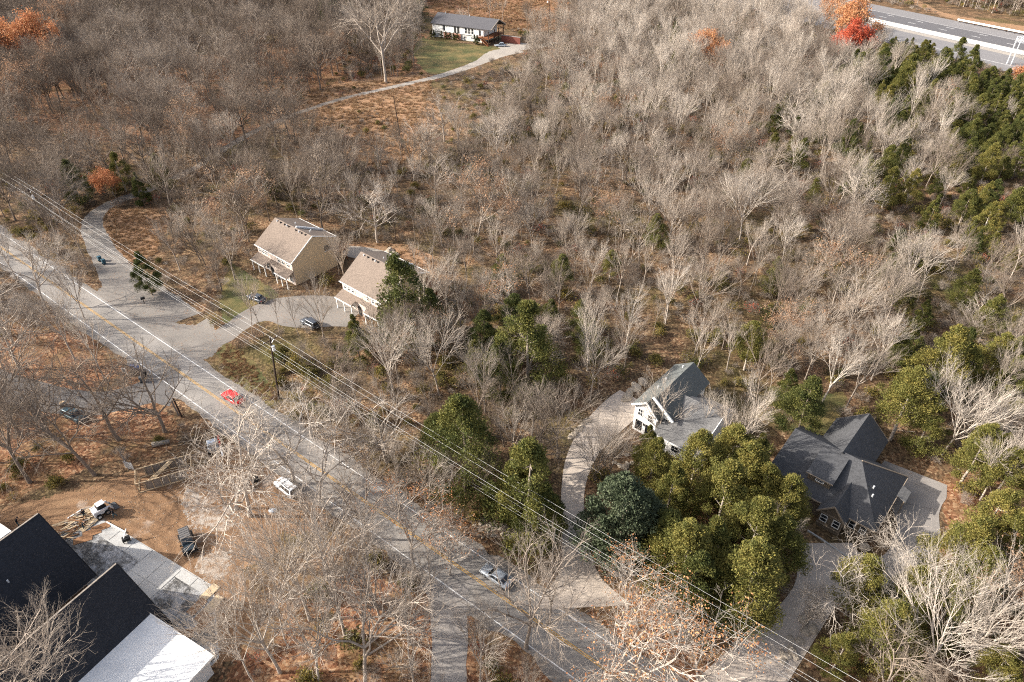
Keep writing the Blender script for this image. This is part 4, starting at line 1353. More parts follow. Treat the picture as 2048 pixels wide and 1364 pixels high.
# letterbox, sign, posts
mb_ = thing('letterbox', P(289, 607), 0.6, 'black letterbox with white flap on a post by the gravel apron', 'letterbox')
MB().box(-0.06, -0.06, 0, 0.06, 0.06, 1.1).build('post', M['wood_dark'], mb_)
MB().box(-0.45, -0.25, 1.1, 0.45, 0.25, 1.55).build('box', M['black_plastic'], mb_, False, 0.05)
MB().box(-0.47, -0.2, 1.15, -0.451, 0.2, 1.5).build('flap', M['trim'], mb_)
sg = thing('yard_sign', P(256, 752), -0.5, 'white framed yard sign with dark panel beside the blue bins', 'sign')
MB().box(-0.06, -0.05, 0, 0.06, 0.05, 1.9).build('post', M['trim'], sg)
sf = MB()
for q in ((-1.2, 0.55, 0.06, 0.65), (-1.2, 1.45, 0.06, 1.55)):
    sf.box(q[0], -0.04, q[1], q[2], 0.04, q[3])
sf.box(-1.25, -0.04, 0.55, -1.15, 0.04, 1.55)
sf.build('frame', M['trim'], sg)
MB().box(-1.15, -0.02, 0.65, -0.06, 0.02, 1.45).build('panel', M['grey_plastic'], sg)
for i, (x, y, h_, lb) in enumerate(((364, 834, 4.2, 'dark leaning wooden stub post beside the paler one near the red car'), (357, 830, 3.4, 'pale grey wooden stub post beside the dark one near the red car'), (1293, 1160, 4.5, 'weathered stub post under the wires beside the tall cedars'),
                                 (270, 832, 1.8, 'short grey marker post at the edge of the curving driveway'))):
    o = MB().tube((0, 0, 0), (-0.25 if i < 2 else 0.2, 0, h_), 0.16, 0.13, 8).build('post', M['wood_dark' if i == 0 else 'weathered'])
    o.location = P(x, y)
    tag(o, lb, 'post')

# ------------------------------------------------------------------ poles and wires


def pole(base, top, label, arm=None, lamp=False, can=True):
    r = thing('utility_pole', base, 0, label, 'utility pole')
    t = Vector(top) - Vector(base)
    MB().tube((0, 0, 0), t, 0.19, 0.12, 10).build('pole', M['wood_dark'], r)
    ends = []
    if arm is not None:
        d = Vector((math.cos(arm), math.sin(arm), 0))
        c = t * 0.965 + Vector((0, 0, 0.0))
        co = MB().beam(c - d * 1.35, c + d * 1.35, 0.12, 0.14).build('crossarm', M['wood_dark'], r)
        for k in (-1.25, 0.35, 1.25):
            q = c + d * k + Vector((0, 0, 0.07))
            MB().tube(q, q + Vector((0, 0, 0.28)), 0.07, 0.04, 8).build('insulator', M['trim'], co)
            ends.append(q + Vector((0, 0, 0.3)) + Vector(base))
        for k in (-0.7, 0.7):
            MB().beam(c + d * k, c - Vector((0, 0, 0.75)), 0.05).build('brace', M['metal'], co)
        MB().tube(t * 0.985, t * 1.0 + Vector((0, 0, 0.35)), 0.05, 0.04, 6).build('top_pin', M['trim'], r)
        if can:
            q = t * 0.85 + Vector((0.38, -0.1, 0))
            MB().tube(q - Vector((0, 0, 0.55)), q + Vector((0, 0, 0.45)), 0.27, 0.27, 14).build('transformer', M['bright_metal'], r)
        for f_ in (0.79, 0.70):
            ends.append(Vector(base) + t * f_ + Vector((0.16, 0, 0)))
        ends.append(Vector(base) + t * 0.655 + Vector((0.16, 0, 0)))
    if lamp:
        MB().beam(t * 0.98, t * 0.98 + Vector((-0.9, -0.5, 0.2)), 0.1).build('bracket', M['metal'], r)
        MB().tube(t * 0.98 + Vector((-0.9, -0.5, 0.5)), t * 0.98 + Vector((-0.9, -0.5, -0.1)), 0.25, 0.4, 10).build('lamp_head', M['trim'], r)
    return r, ends


pbB = P(558, 797)
ptB = P(540, 676, 12.9)
pA_top = P(55, 378, 12.9)
pA = Vector((pA_top.x + 1.0, pA_top.y, 0))
line_dir = math.atan2(pbB.y - pA.y, pbB.x - pA.x)
arm = line_dir + math.pi / 2
_, EB = pole(pbB, ptB, 'dark utility pole with crossarm and white can beside the road near the red car', arm)
_, EA = pole(pA, pA_top, 'grey utility pole with crossarm by the gravel driveway among bare trees', arm + 0.05)
step = Vector((pbB.x - pA.x, pbB.y - pA.y, 0))
pC = pbB + step * 1.22 + Vector((3.0, 3.2, 0))
_, EC = pole(pC, pC + Vector((0, 0, 12.9)), 'utility pole at the near end of the wires beyond the long concrete drive', arm)
pZ = pA - step * 0.9
_, EZ = pole(pZ, pZ + Vector((0, 0, 12.9)), 'utility pole at the far end of the wires along the road', arm)
wname = ['outer wire on the crossarm, road side', 'inner wire on the crossarm beside the pole top', 'outer wire on the crossarm, house side', 'upper thin cable fixed below the transformer', 'lower thin cable under the transformer', 'lowest thick cable on the poles']
for i in range(6):
    wroot = thing('overhead_wire', EA[i], 0, wname[i] + ', running along the road', 'wire', 'wires along the road')
    for (A, B, sag) in ((EZ[i], EA[i], 1.2), (EA[i], EB[i], 1.0), (EB[i], EC[i], 1.1)):
        pts = []
        for k in range(25):
            q = k / 24
            p = A.lerp(B, q) - EA[i]
            p.z -= sag * 4 * q * (1 - q)
            pts.append(p)
        m = MB()
        for k in range(24):
            m.tube(pts[k], pts[k + 1], 0.014 if i != 4 else 0.010, 0.014 if i != 4 else 0.010, 5, False)
        m.build('span', M['wire'], wroot, True)
lp = P(1097, 72)
pole(lp, (lp.x, lp.y, P(0, 0)[2] + 15.5), 'thin street light pole standing on the orange slope right of the ranch house', None, True)
lp = P(805, 304)
pole(lp, (lp.x - 1.0, lp.y, 17.0), 'thin dark bare pole standing on the dry field below the track')
lp = P(264, 938)
# board on a post at the edge of the lot
br_ = thing('service_board', P(262, 942), math.radians(-20), 'blue-grey slatted board leaning on its post at the edge of the dirt lot', 'board')
MB().tube((-0.9, 0.5, 0), (-1.7, 0.7, 3.6), 0.10, 0.09, 8).build('post', M['weathered'], br_)
for i in range(6):
    MB().box(-0.9, 0.0, 0.5 + i * 0.24, 0.9, 0.07, 0.68 + i * 0.24).build('slat', M['metal'], br_)
for x in (-0.6, 0.55):
    MB().box(x, 0.071, 0, x + 0.1, 0.16, 2.1).build('leg', M['metal'], br_)

# sign gantry over the highway
gx = P(2018, 128)
gn = thing('sign_gantry', gx, math.atan2(HWN.y, HWN.x), 'grey truss gantry with sign panel seen from behind over the highway', 'gantry')
for y in (-0.9, 0.9):
    MB().tube((0, y, 0), (0, y, 11), 0.26, 0.22, 8).build('leg', M['bright_metal'], gn)
    MB().tube((48, y, 0), (48, y, 11), 0.26, 0.22, 8).build('leg', M['bright_metal'], gn)
for y in (-0.9, 0.9):
    for z in (8.6, 10.6):
        MB().beam((0, y, z), (48, y, z), 0.26).build('chord', M['bright_metal'], gn)
lt = MB()
for i in range(24):
    x = i * 2.0
    for y in (-0.9, 0.9):
        lt.beam((x, y, 8.6), (x + 2, y, 10.6), 0.14)
    lt.beam((x, -0.9, 10.6), (x + 2, 0.9, 10.6), 0.14)
    lt.beam((x, -0.9, 8.6), (x + 2, 0.9, 8.6), 0.14)
lt.build('lattice', M['bright_metal'], gn)
MB().box(24, -1.75, 7.6, 40, -1.5, 12.4).build('sign_panel', M['metal'], gn)
for x in (26, 30, 34, 38):
    MB().box(x, -1.49, 7.8, x + 0.2, -0.95, 12.2).build('bracket', M['bright_metal'], gn)

# ------------------------------------------------------------------ building site
rng = random.Random(4)
Fmat = Matrix.Translation(fo) @ Matrix.Rotation(math.radians(F_A), 4, 'Z')


def z7(x, y):
    return x / 1705 * 480, 980 + y / 3.552


ply = [((590, 352), 25, 'wet plywood sheet nearest the black gable at the far end of the pavers'), ((655, 305), 28, 'wet plywood sheet in the middle of the row by the lumber pile'), ((715, 268), 30, 'long wet plywood sheet farthest from the black roof, by the lumber pile'),
       ((630, 250), 62, 'pale plywood sheet held beside the workman at the lumber pile'),
       ((1490, 728), 62, 'plywood sheet overlapping the outer corner of the pale slab'), ((1400, 832), 62, 'plywood sheet left of the others on the right-hand pavers'), ((1455, 880), 62, 'dark plywood sheet in the middle of the right-hand group'),
       ((1520, 812), 66, 'pale brown plywood sheet, the outermost of the right-hand group'), ((1448, 950), 62, 'plywood sheet lowest of the right-hand group on the pavers'), ((1308, 1022), 2, 'plywood sheet lying against the white flat roof edge')]
for i, ((x, y), a_, lb) in enumerate(ply):
    p = P(*z7(x, y))
    o = MB().box(-1.22, -0.61, 0, 1.22, 0.61, 0.018).build('plywood_sheet', M['plywood' if 'pale' not in lb else 'lumber'])
    o.location = (p.x, p.y, 0.085 + 0.02 * (i % 4))
    o.rotation_euler = (0, 0, math.radians(F_A + a_ + (28 if i < 4 else 28)))
    tag(o, lb, 'plywood', 'plywood sheets on the pavers')
for k in range(62):
    t_ = (k + rng.random()) / 62
    x, y = 430 + 240 * t_ + rng.gauss(0, 26), 330 - 170 * t_ + rng.gauss(0, 26)
    p = P(*z7(x, y))
    L_ = rng.choice((1.2, 2.0, 2.6, 3.4))
    mt_ = rng.choice(('lumber', 'weathered', 'plywood', 'lumber'))
    o = MB().box(-L_ / 2, -0.06 - rng.random() * 0.08, 0, L_ / 2, 0.07, 0.045).build('board', M[mt_])
    o.location = (p.x, p.y, 0.10 + rng.random() * 0.45)
    o.rotation_euler = (rng.gauss(0, 0.2), rng.gauss(0, 0.08), math.radians(28 + rng.gauss(0, 24)))
    tag(o, f"{'long' if L_ > 2.3 else 'short'} {dict(lumber='pale', weathered='grey', plywood='brown')[mt_]} board in the lumber pile, {nth(k + 1)} from the black roof", 'board', 'boards in the lumber pile')
for (a_, b_, lb) in (((760, 232), (895, 305), 'long white timber beam lying along the edge of the terrace'), ((470, 215), (590, 140), 'long pale beam behind the lumber pile')):
    pa, pb = P(*z7(*a_)), P(*z7(*b_))
    o = MB().beam((0, 0, 0.12), tuple(pb - pa + Vector((0, 0, 0.12))), 0.18, 0.2).build('beam', M['trim'])
    o.location = pa
    tag(o, lb, 'beam')
saw = thing('saw_bench', P(*z7(905, 365)), 0.6, 'black machine with upright white arm on the terrace edge', 'machine')
MB().box(-0.5, -0.35, 0.35, 0.5, 0.35, 0.85).build('body', M['black_plastic'], saw, False, 0.05)
for x in (-0.42, 0.42):
    for y in (-0.28, 0.28):
        MB().box(x - 0.04, y - 0.04, 0.05, x + 0.04, y + 0.04, 0.35).build('leg', M['black_plastic'], saw)
MB().beam((-0.2, 0, 0.85), (0.5, 0.5, 1.9), 0.12).build('arm', M['trim'], saw)
# open timber crib of studs and planks with long planks across
cr = thing('timber_crib', P(335, 955), math.radians(24), 'open box framed from new studs and planks on the dirt lot', 'timber frame')
for y in (-1.6, 1.6):
    for i in range(8):
        MB().box(-4 + i * 1.1, y - 0.05, 0, -3.9 + i * 1.1, y + 0.05, 1.9).build('stud', M['lumber'], cr)
    for z in (0.0, 1.9):
        MB().box(-4.05, y - 0.07, z, 3.85, y + 0.07, z + 0.1).build('plate', M['lumber'], cr)
    MB().box(-3.0, y + 0.052, 0.15, 3.0, y + 0.07, 1.8).build('panel', M['weathered'], cr)
for x in (-4.05, 3.8):
    MB().box(x, -1.5, 0.0, x + 0.1, 1.5, 0.1).build('plate', M['lumber'], cr)
    MB().box(x, -1.5, 1.9, x + 0.1, 1.5, 2.0).build('plate', M['lumber'], cr)
    for i in range(4):
        MB().box(x, -1.2 + i * 0.75, 0.1, x + 0.1, -1.1 + i * 0.75, 1.9).build('stud', M['lumber'], cr)
for i in range(5):
    pa, pb = P(291 + i * 2.2, 967), P(338 + i * 1.8, 922, 2.3)
    o = MB().beam((0, 0, 0.1), tuple(pb - pa), 0.16, 0.06).build('plank', M['lumber'])
    o.location = pa
    tag(o, f'long plank leaning on the timber crib, {nth(i + 1)} from the service board', 'plank', 'planks leaning on the timber crib')
lg = thing('log', P(306, 893), heading((302, 893), (330, 889)), 'felled grey log showing its pale cut end at the edge of the lot', 'log')
MB().tube((0, 0, 0.42), (2.6, 0.2, 0.40), 0.44, 0.36, 14).build('trunk', M['weathered'], lg, True)
MB().tube((-0.012, 0, 0.42), (-0.002, 0, 0.42), 0.40, 0.40, 14).build('cut_end', M['log_end'], lg)
lg2 = thing('log', P(128, 812), 0.9, 'short upright stump section with pale cut face by the curving driveway', 'log')
MB().tube((0, 0, 0), (0, 0.1, 0.8), 0.5, 0.45, 14).build('trunk', M['weathered'], lg2, True)
MB().tube((0, 0.1, 0.801), (0, 0.1, 0.812), 0.42, 0.42, 14).build('cut_end', M['log_end'], lg2)
# heap of waste by the bank
heap = sorted(((rng.gauss(0, 10), rng.gauss(0, 7)) for _ in range(26)), reverse=True)
for k in range(26):
    p = P(500 + heap[k][0], 968 + heap[k][1])
    o = MB().box(-0.5 - rng.random(), -0.1, 0, 0.5, 0.1, 0.06).build('board', M[rng.choice(('weathered', 'plywood', 'lumber', 'black_plastic'))])
    o.location = (p.x, p.y, rng.random() * 0.7)
    o.rotation_euler = (rng.gauss(0, 0.4), rng.gauss(0, 0.3), rng.uniform(0, 3.1))
    tag(o, f'broken board in the waste heap, {nth(k + 1)} nearest the white wagon', 'board', 'boards in the waste heap')
tr_ = thing('rubbish_sack', P(512, 963), 0.3, 'black rubbish sack on the waste heap beside the white wagon', 'sack')
MB().loft([[(math.cos(a) * r_ * 0.8, math.sin(a) * r_, z_) for a in np.linspace(0, 2 * math.pi, 9)[:-1]] for r_, z_ in ((0.5, 0.02), (0.75, 0.35), (0.6, 0.75), (0.2, 0.95), (0.25, 1.1))]).build('sack', M['black_plastic'], tr_, True)
tp_ = MB().loft([[(math.cos(a) * r_ * 0.9, math.sin(a) * r_ * 0.6, z_) for a in np.linspace(0, 2 * math.pi, 9)[:-1]] for r_, z_ in ((0.8, 0.02), (0.7, 0.25), (0.2, 0.4))]).build('tarpaulin', M['silver_paint'], None, True)
tp_.location = P(546, 1022)
tag(tp_, 'crumpled pale blue tarpaulin on the bank below the white wagon', 'tarpaulin')


# ------------------------------------------------------------------ workmen


def person(loc, rz, label, pose):
    """continuous body grown over a posed skeleton; hair or cap is a child"""
    J = dict(pelvis=(0, 0, 0.93), waist=(0.02, 0, 1.08), chest=(0.05, 0, 1.32), neck=(0.06, 0, 1.50), head=(0.09, 0, 1.60), crown=(0.09, 0, 1.72),
             ls=(0.05, 0.19, 1.42), le=(0.08, 0.26, 1.15), lh=(0.22, 0.22, 0.95), lt=(0.27, 0.20, 0.86), rs=(0.05, -0.19, 1.42), re=(0.08, -0.26, 1.15), rh=(0.22, -0.22, 0.95), rt=(0.27, -0.20, 0.86),
             lp=(0, 0.10, 0.88), lk=(0.05, 0.12, 0.48), la=(0, 0.13, 0.09), lf=(0.18, 0.14, 0.05), rp=(0, -0.10, 0.88), rk=(0.03, -0.12, 0.48), ra=(-0.04, -0.13, 0.09), rf=(0.14, -0.14, 0.05))
    J.update(pose)
    R = dict(pelvis=0.15, waist=0.14, chest=0.16, neck=0.06, head=0.095, crown=0.085, ls=0.08, le=0.055, lh=0.038, lt=0.03, rs=0.08, re=0.055, rh=0.038, rt=0.03, lp=0.10, lk=0.07, la=0.05, lf=0.045, rp=0.10, rk=0.07, ra=0.05, rf=0.045)
    names = list(J)
    E_ = [('pelvis', 'waist'), ('waist', 'chest'), ('chest', 'neck'), ('neck', 'head'), ('head', 'crown'), ('chest', 'ls'), ('ls', 'le'), ('le', 'lh'), ('lh', 'lt'), ('chest', 'rs'), ('rs', 're'), ('re', 'rh'), ('rh', 'rt'),
          ('pelvis', 'lp'), ('lp', 'lk'), ('lk', 'la'), ('la', 'lf'), ('pelvis', 'rp'), ('rp', 'rk'), ('rk', 'ra'), ('ra', 'rf')]
    me = bpy.data.meshes.new('skeleton')
    me.from_pydata([J[n] for n in names], [(names.index(a), names.index(b)) for a, b in E_], [])
    o = bpy.data.objects.new('person', me)
    COL.objects.link(o)
    o.modifiers.new('skin', 'SKIN')
    for i, n in enumerate(names):
        me.skin_vertices[0].data[i].radius = (R[n], R[n])
        me.skin_vertices[0].data[i].use_root = n == 'pelvis'
    sb = o.modifiers.new('sub', 'SUBSURF')
    sb.levels = sb.render_levels = 1
    dg = bpy.context.evaluated_depsgraph_get()
    nm = bpy.data.meshes.new_from_object(o.evaluated_get(dg))
    o.modifiers.clear()
    o.data = nm
    bpy.data.meshes.remove(me)
    nm.name = 'person'
    nm.materials.clear()
    for k in ('cloth_dark', 'denim', 'skin'):
        nm.materials.append(M[k])
    hz = J['neck'][2]
    for p in nm.polygons:
        c = p.center
        near_hand = min((Vector(J[k]) - c).length for k in ('lt', 'rt', 'lh', 'rh')) < 0.10
        p.material_index = 2 if (c.z > hz + 0.02 and (c - Vector(J['head'])).length < 0.22) or near_hand else (1 if c.z < J['pelvis'][2] - 0.03 else 0)
        p.use_smooth = True
    o.location = loc
    o.rotation_euler = (0, 0, rz)
    tag(o, label, 'person')
    c = Vector(J['crown'])
    m = MB()
    m.loft([[(c.x + math.cos(a) * r_, c.y + math.sin(a) * r_, c.z + z_) for a in np.linspace(0, 2 * math.pi, 11)[:-1]] for r_, z_ in ((0.115, -0.03), (0.11, 0.03), (0.07, 0.085), (0.01, 0.10))])
    m.build('cap', M['cloth_dark'], o, True)
    return o


person(P(172, 1036), 2.2, 'person in dark clothes standing at the top of the lumber pile', {'lh': (0.35, 0.15, 1.15), 'lt': (0.42, 0.12, 1.12), 'rh': (0.35, -0.15, 1.10), 'rt': (0.42, -0.12, 1.06)})
person(P(169, 1058), 0.4, 'person in dark clothes bending over a plywood sheet on the pavers',
       {'waist': (0.08, 0, 1.06), 'chest': (0.26, 0, 1.22), 'neck': (0.40, 0, 1.33), 'head': (0.49, 0, 1.38), 'crown': (0.57, 0, 1.45), 'ls': (0.30, 0.19, 1.28), 'rs': (0.30, -0.19, 1.28), 'le': (0.42, 0.24, 1.0), 're': (0.42, -0.24, 1.0), 'lh': (0.52, 0.18, 0.75), 'rh': (0.52, -0.18, 0.75),
        'lt': (0.56, 0.16, 0.67), 'rt': (0.56, -0.16, 0.67)})
person(P(231, 1034), 3.6, 'person in dark jacket and teal trousers walking behind the white loader', {'lk': (0.16, 0.12, 0.50), 'la': (0.22, 0.13, 0.09), 'lf': (0.40, 0.14, 0.06), 'rk': (-0.04, -0.12, 0.47), 'ra': (-0.28, -0.13, 0.14), 'rf': (-0.12, -0.14, 0.05)})
person(P(38, 1052), 0.8, 'person in black clothes stooping behind the ridge of the black roof', {'chest': (0.16, 0, 1.28), 'neck': (0.25, 0, 1.43), 'head': (0.31, 0, 1.51), 'crown': (0.36, 0, 1.61), 'ls': (0.17, 0.19, 1.36), 'rs': (0.17, -0.19, 1.36)})

# ------------------------------------------------------------------ stones


def stone_mesh(seed):
    r = random.Random(seed)
    rings = []
    for z_, k in ((0.0, 0.8), (0.35, 1.0), (0.75, 0.85), (1.0, 0.45)):
        rings.append([(math.cos(a) * k * r.uniform(0.8, 1.15), math.sin(a) * k * r.uniform(0.8, 1.15), z_ * r.uniform(0.85, 1.1)) for a in np.linspace(0, 2 * math.pi, 8)[:-1]])
    return MB().loft(rings).mesh('stone', M['rock'])


SM = [stone_mesh(i) for i in range(5)]


def stones(line, n, size, jit, label, group, seed):
    r = random.Random(seed)
    pts = smooth_line([tuple(P(*q)[:2]) for q in line], 0.3)
    for i in range(n):
        p = pts[int(i / n * (len(pts) - 1))]
        o = bpy.data.objects.new('stone', r.choice(SM))
        COL.objects.link(o)
        s = size * r.uniform(0.7, 1.4)
        o.location = (p[0] + r.gauss(0, jit), p[1] + r.gauss(0, jit), -0.04)
        o.scale = (s, s * r.uniform(0.6, 1), s * r.uniform(0.5, 0.9))
        o.rotation_euler = (0, 0, r.uniform(0, 6.3))
        tag(o, f'{label}, {nth(i + 1)} along', 'stone', group)


stones([(1140, 876), (1152, 864), (1168, 848), (1184, 838)], 30, 0.42, 0.15, 'tan stone in the dry-laid wall left of the curved concrete drive', 'stones of the drive wall', 1)
stones([(1640, 1210), (1612, 1250), (1585, 1290), (1560, 1330)], 26, 0.55, 0.5, 'grey boulder along the lower edge of the long concrete drive', 'boulders along the long drive', 2)
stones([(1488, 1150), (1520, 1180), (1500, 1230), (1470, 1290)], 18, 0.5, 0.6, 'mossy boulder on the upper bank of the long concrete drive', 'boulders on the upper bank', 3)
stones([(1250, 798), (1272, 776), (1290, 765)], 9, 0.9, 0.3, 'flat stepping stone behind the white gabled house', 'stepping stones', 4)
stones([(1240, 935), (1262, 930), (1285, 940)], 14, 0.5, 0.8, 'pale boulder below the parking end of the curved drive', 'boulders below the curved drive', 5)
stones([(960, 1052), (1000, 1056), (1020, 1075)], 40, 0.28, 1.0, 'white riprap stone in the ditch beside the road', 'riprap in the ditch', 6)
stones([(760, 512), (775, 505), (800, 512)], 12, 0.8, 0.5, 'tan stone in the yard wall behind the second tan house', 'stones behind the second tan house', 7)
st_ = bpy.data.objects.new('stone', SM[1])
COL.objects.link(st_)
st_.location = P(1727, 1098)
st_.scale = (0.9, 0.7, 1.0)
tag(st_, 'single pink-tan boulder in the planting bed of the taupe house', 'stone')
# kerb of the planting bed
kb = MB()
kp = smooth_line([tuple(P(*q)[:2]) for q in ((1615, 1062), (1640, 1078), (1665, 1095), (1690, 1112), (1708, 1118))], 1.0)
for a_, b_ in zip(kp[:-1], kp[1:]):
    kb.beam((a_[0], a_[1], 0.1), (b_[0], b_[1], 0.1), 0.22, 0.24)
structure(kb.build('kerb', M['pale_concrete']))
#@@TREES

# ------------------------------------------------------------------ trees: shapes


def norm(v):
    l = math.sqrt(v[0] ** 2 + v[1] ** 2 + v[2] ** 2) or 1e-9
    return (v[0] / l, v[1] / l, v[2] / l)


def perp(d, rng):
    while True:
        q = (rng.uniform(-1, 1), rng.uniform(-1, 1), rng.uniform(-1, 1))
        k = q[0] * d[0] + q[1] * d[1] + q[2] * d[2]
        p = (q[0] - k * d[0], q[1] - k * d[1], q[2] - k * d[2])
        if p[0] ** 2 + p[1] ** 2 + p[2] ** 2 > 0.05:
            return norm(p)


def frusta(segs, n):
    """mesh arrays of tapered n-sided sticks; segs rows: p0, p1, r0, r1"""
    a = np.array(segs, dtype=np.float64)
    p0, p1, r0, r1 = a[:, 0:3], a[:, 3:6], a[:, 6], a[:, 7]
    d = p1 - p0
    d /= np.linalg.norm(d, axis=1)[:, None] + 1e-9
    ref = np.where(np.abs(d[:, 2:3]) > 0.9, np.array([[1.0, 0, 0]]), np.array([[0, 0, 1.0]]))
    u = np.cross(d, ref)
    u /= np.linalg.norm(u, axis=1)[:, None] + 1e-9
    w = np.cross(d, u)
    ang = np.arange(n) * 2 * np.pi / n
    ring = np.cos(ang)[None, :, None] * u[:, None, :] + np.sin(ang)[None, :, None] * w[:, None, :]
    v = np.concatenate([p0[:, None] + ring * r0[:, None, None], p1[:, None] + ring * r1[:, None, None]], axis=1).reshape(-1, 3)
    k = len(a)
    base = (np.arange(k) * 2 * n)[:, None, None]
    i = np.arange(n)
    quad = np.stack([i, (i + 1) % n, n + (i + 1) % n, n + i], axis=1)[None]
    return v, (base + quad).reshape(-1, 4)


def quads_mesh(name, v, f, mat, clump=None):
    me = bpy.data.meshes.new(name)
    me.vertices.add(len(v))
    me.vertices.foreach_set('co', np.asarray(v, dtype=np.float32).ravel())
    f = np.asarray(f, dtype=np.int32)
    k = f.shape[1]
    me.loops.add(f.size)
    me.loops.foreach_set('vertex_index', f.ravel())
    me.polygons.add(len(f))
    me.polygons.foreach_set('loop_start', np.arange(0, f.size, k, dtype=np.int32))
    me.polygons.foreach_set('loop_total', np.full(len(f), k, dtype=np.int32))
    if clump is not None:
        me.attributes.new('clump', 'FLOAT', 'FACE').data.foreach_set('value', np.asarray(clump, dtype=np.float32))
    me.materials.append(mat)
    me.update()
    me.validate()
    return me


def bare(seed, H=16.0, fork=0.35, n1=7, spread=32, kids=(6, 5, 4, 3), wob=0.10, up=0.08, r0=0.2, thick=1.0, stems=1, len1=0.5, fine=1.0, curl=0.0):
    """leafless tree: returns (big wood, fine wood, tips)"""
    rng = random.Random(seed)
    big, small, tips = [], [], []

    def grow(p, d, L, r, lev):
        ns = (5, 4, 3, 2, 1, 1)[lev] if lev < 6 else 1
        dst = big if lev <= 1 else small
        pts = [p]
        dirs = [d]
        rr = r
        rend = r * (0.42 if lev < 3 else 0.3)
        for i in range(ns):
            w_ = wob * (0.8 + 0.25 * lev) + curl
            d = norm((d[0] + rng.gauss(0, w_), d[1] + rng.gauss(0, w_), d[2] + rng.gauss(0, w_) + up))
            q = (p[0] + d[0] * L / ns, p[1] + d[1] * L / ns, p[2] + d[2] * L / ns)
            r2 = r + (rend - r) * (i + 1) / ns
            dst.append((*p, *q, rr, r2))
            p, rr = q, r2
            pts.append(p)
            dirs.append(d)
        if lev - 1 >= len(kids):
            tips.append(p)
            return
        nk = kids[lev - 1] if lev > 0 else n1
        if nk > 2:
            nk = max(2, int(round(nk + rng.gauss(0, 0.6))))
        for k in range(nk):
            t = (0.30 + 0.70 * (k + rng.random()) / nk) if lev > 0 else 1.0
            t = min(t, 1.0)
            f_ = t * ns
            i = min(int(f_), ns - 1)
            a, b = pts[i], pts[i + 1]
            g_ = f_ - i
            q = (a[0] + (b[0] - a[0]) * g_, a[1] + (b[1] - a[1]) * g_, a[2] + (b[2] - a[2]) * g_)
            pd = dirs[i + 1]
            ang = math.radians(max(6, rng.gauss(spread, 7) * (1.0 if lev == 0 else ((0.95, 0.8, 0.75, 0.85)[min(lev, 4) - 1] if t < 0.93 else 0.45))))
            s = perp(pd, rng)
            nd_ = norm((pd[0] * math.cos(ang) + s[0] * math.sin(ang), pd[1] * math.cos(ang) + s[1] * math.sin(ang), pd[2] * math.cos(ang) + s[2] * math.sin(ang) + up * 0.5))
            ratio = (0.78 - 0.33 * t) * rng.uniform(0.75, 1.15) if lev > 0 else rng.uniform(0.75, 1.1)
            nl = L * ratio if lev > 0 else H * len1 * rng.uniform(0.8, 1.1)
            grow(q, nd_, max(nl, 0.35), max((r * (1 - 0.45 * t)) * (0.80 if lev == 1 else 0.66), (0.006 if lev >= 3 else 0.012) * thick), lev + 1)
    for s_ in range(stems):
        a0 = rng.uniform(0, 6.28)
        tilt = 0.05 + (0.22 if stems > 1 else 0.03) * rng.random()
        d0 = norm((math.cos(a0) * tilt, math.sin(a0) * tilt, 1))
        o0 = (0.25 * math.cos(a0) * (stems > 1), 0.25 * math.sin(a0) * (stems > 1), -0.15)
        Lt = H * fork * rng.uniform(0.85, 1.15)
        ns = 5
        p, d = o0, d0
        pts = []
        for i in range(ns):
            d = norm((d[0] + rng.gauss(0, wob * 0.5), d[1] + rng.gauss(0, wob * 0.5), d[2]))
            q = (p[0] + d[0] * Lt / ns, p[1] + d[1] * Lt / ns, p[2] + d[2] * Lt / ns)
            ra = r0 * (1.25 if i == 0 else 1) * (1 - 0.30 * i / ns)
            rb_ = r0 * (1 - 0.30 * (i + 1) / ns)
            big.append((*p, *q, ra, rb_))
            p = q
            pts.append((p, d))
        # leader and limbs
        for k in range(n1):
            t = 0.62 + 0.38 * (k + 1) / n1
            i = min(ns - 1, int(t * ns - 1e-6))
            q, pd = pts[i]
            lead = k >= n1 - 1
            ang = math.radians(rng.uniform(2, 9) if lead else max(12, rng.gauss(spread, 7)))
            az = k * 2.4 + rng.gauss(0, 0.4)
            s = (math.cos(az), math.sin(az), 0)
            nd_ = norm((pd[0] * math.cos(ang) + s[0] * math.sin(ang), pd[1] * math.cos(ang) + s[1] * math.sin(ang), pd[2] * math.cos(ang)))
            grow(q, nd_, H * len1 * rng.uniform(0.75, 1.1) * (1.12 if lead else 1.0), r0 * (0.60 if lead else 0.50) * rng.uniform(0.8, 1.1), 1)
    zmax = max(s[5] for s in small + big)
    k = H / zmax
    return big, small, tips, k


def leaf_quads(points, size, rng, per=2, spread=0.5, elong=1.6, upness=0.3):
    """leaf-sized faces round points"""
    pts = np.repeat(np.asarray(points, float), per, axis=0)
    n = len(pts)
    c = pts + rng.normal(0, spread, (n, 3))
    a = rng.normal(0, 1, (n, 3))
    a[:, 2] += upness
    a /= np.linalg.norm(a, axis=1)[:, None]
    b = np.cross(a, rng.normal(0, 1, (n, 3)))
    b /= np.linalg.norm(b, axis=1)[:, None]
    s = size * rng.uniform(0.6, 1.4, (n, 1))
    v = np.stack([c - a * s * elong * 0.5 - b * s * 0.12, c - a * s * elong * 0.05 + b * s * 0.5, c + a * s * elong * 0.5 + b * s * 0.08, c - a * s * 0.05 - b * s * 0.5], axis=1).reshape(-1, 3)
    f = np.arange(4 * n).reshape(-1, 4)
    return v, f, n


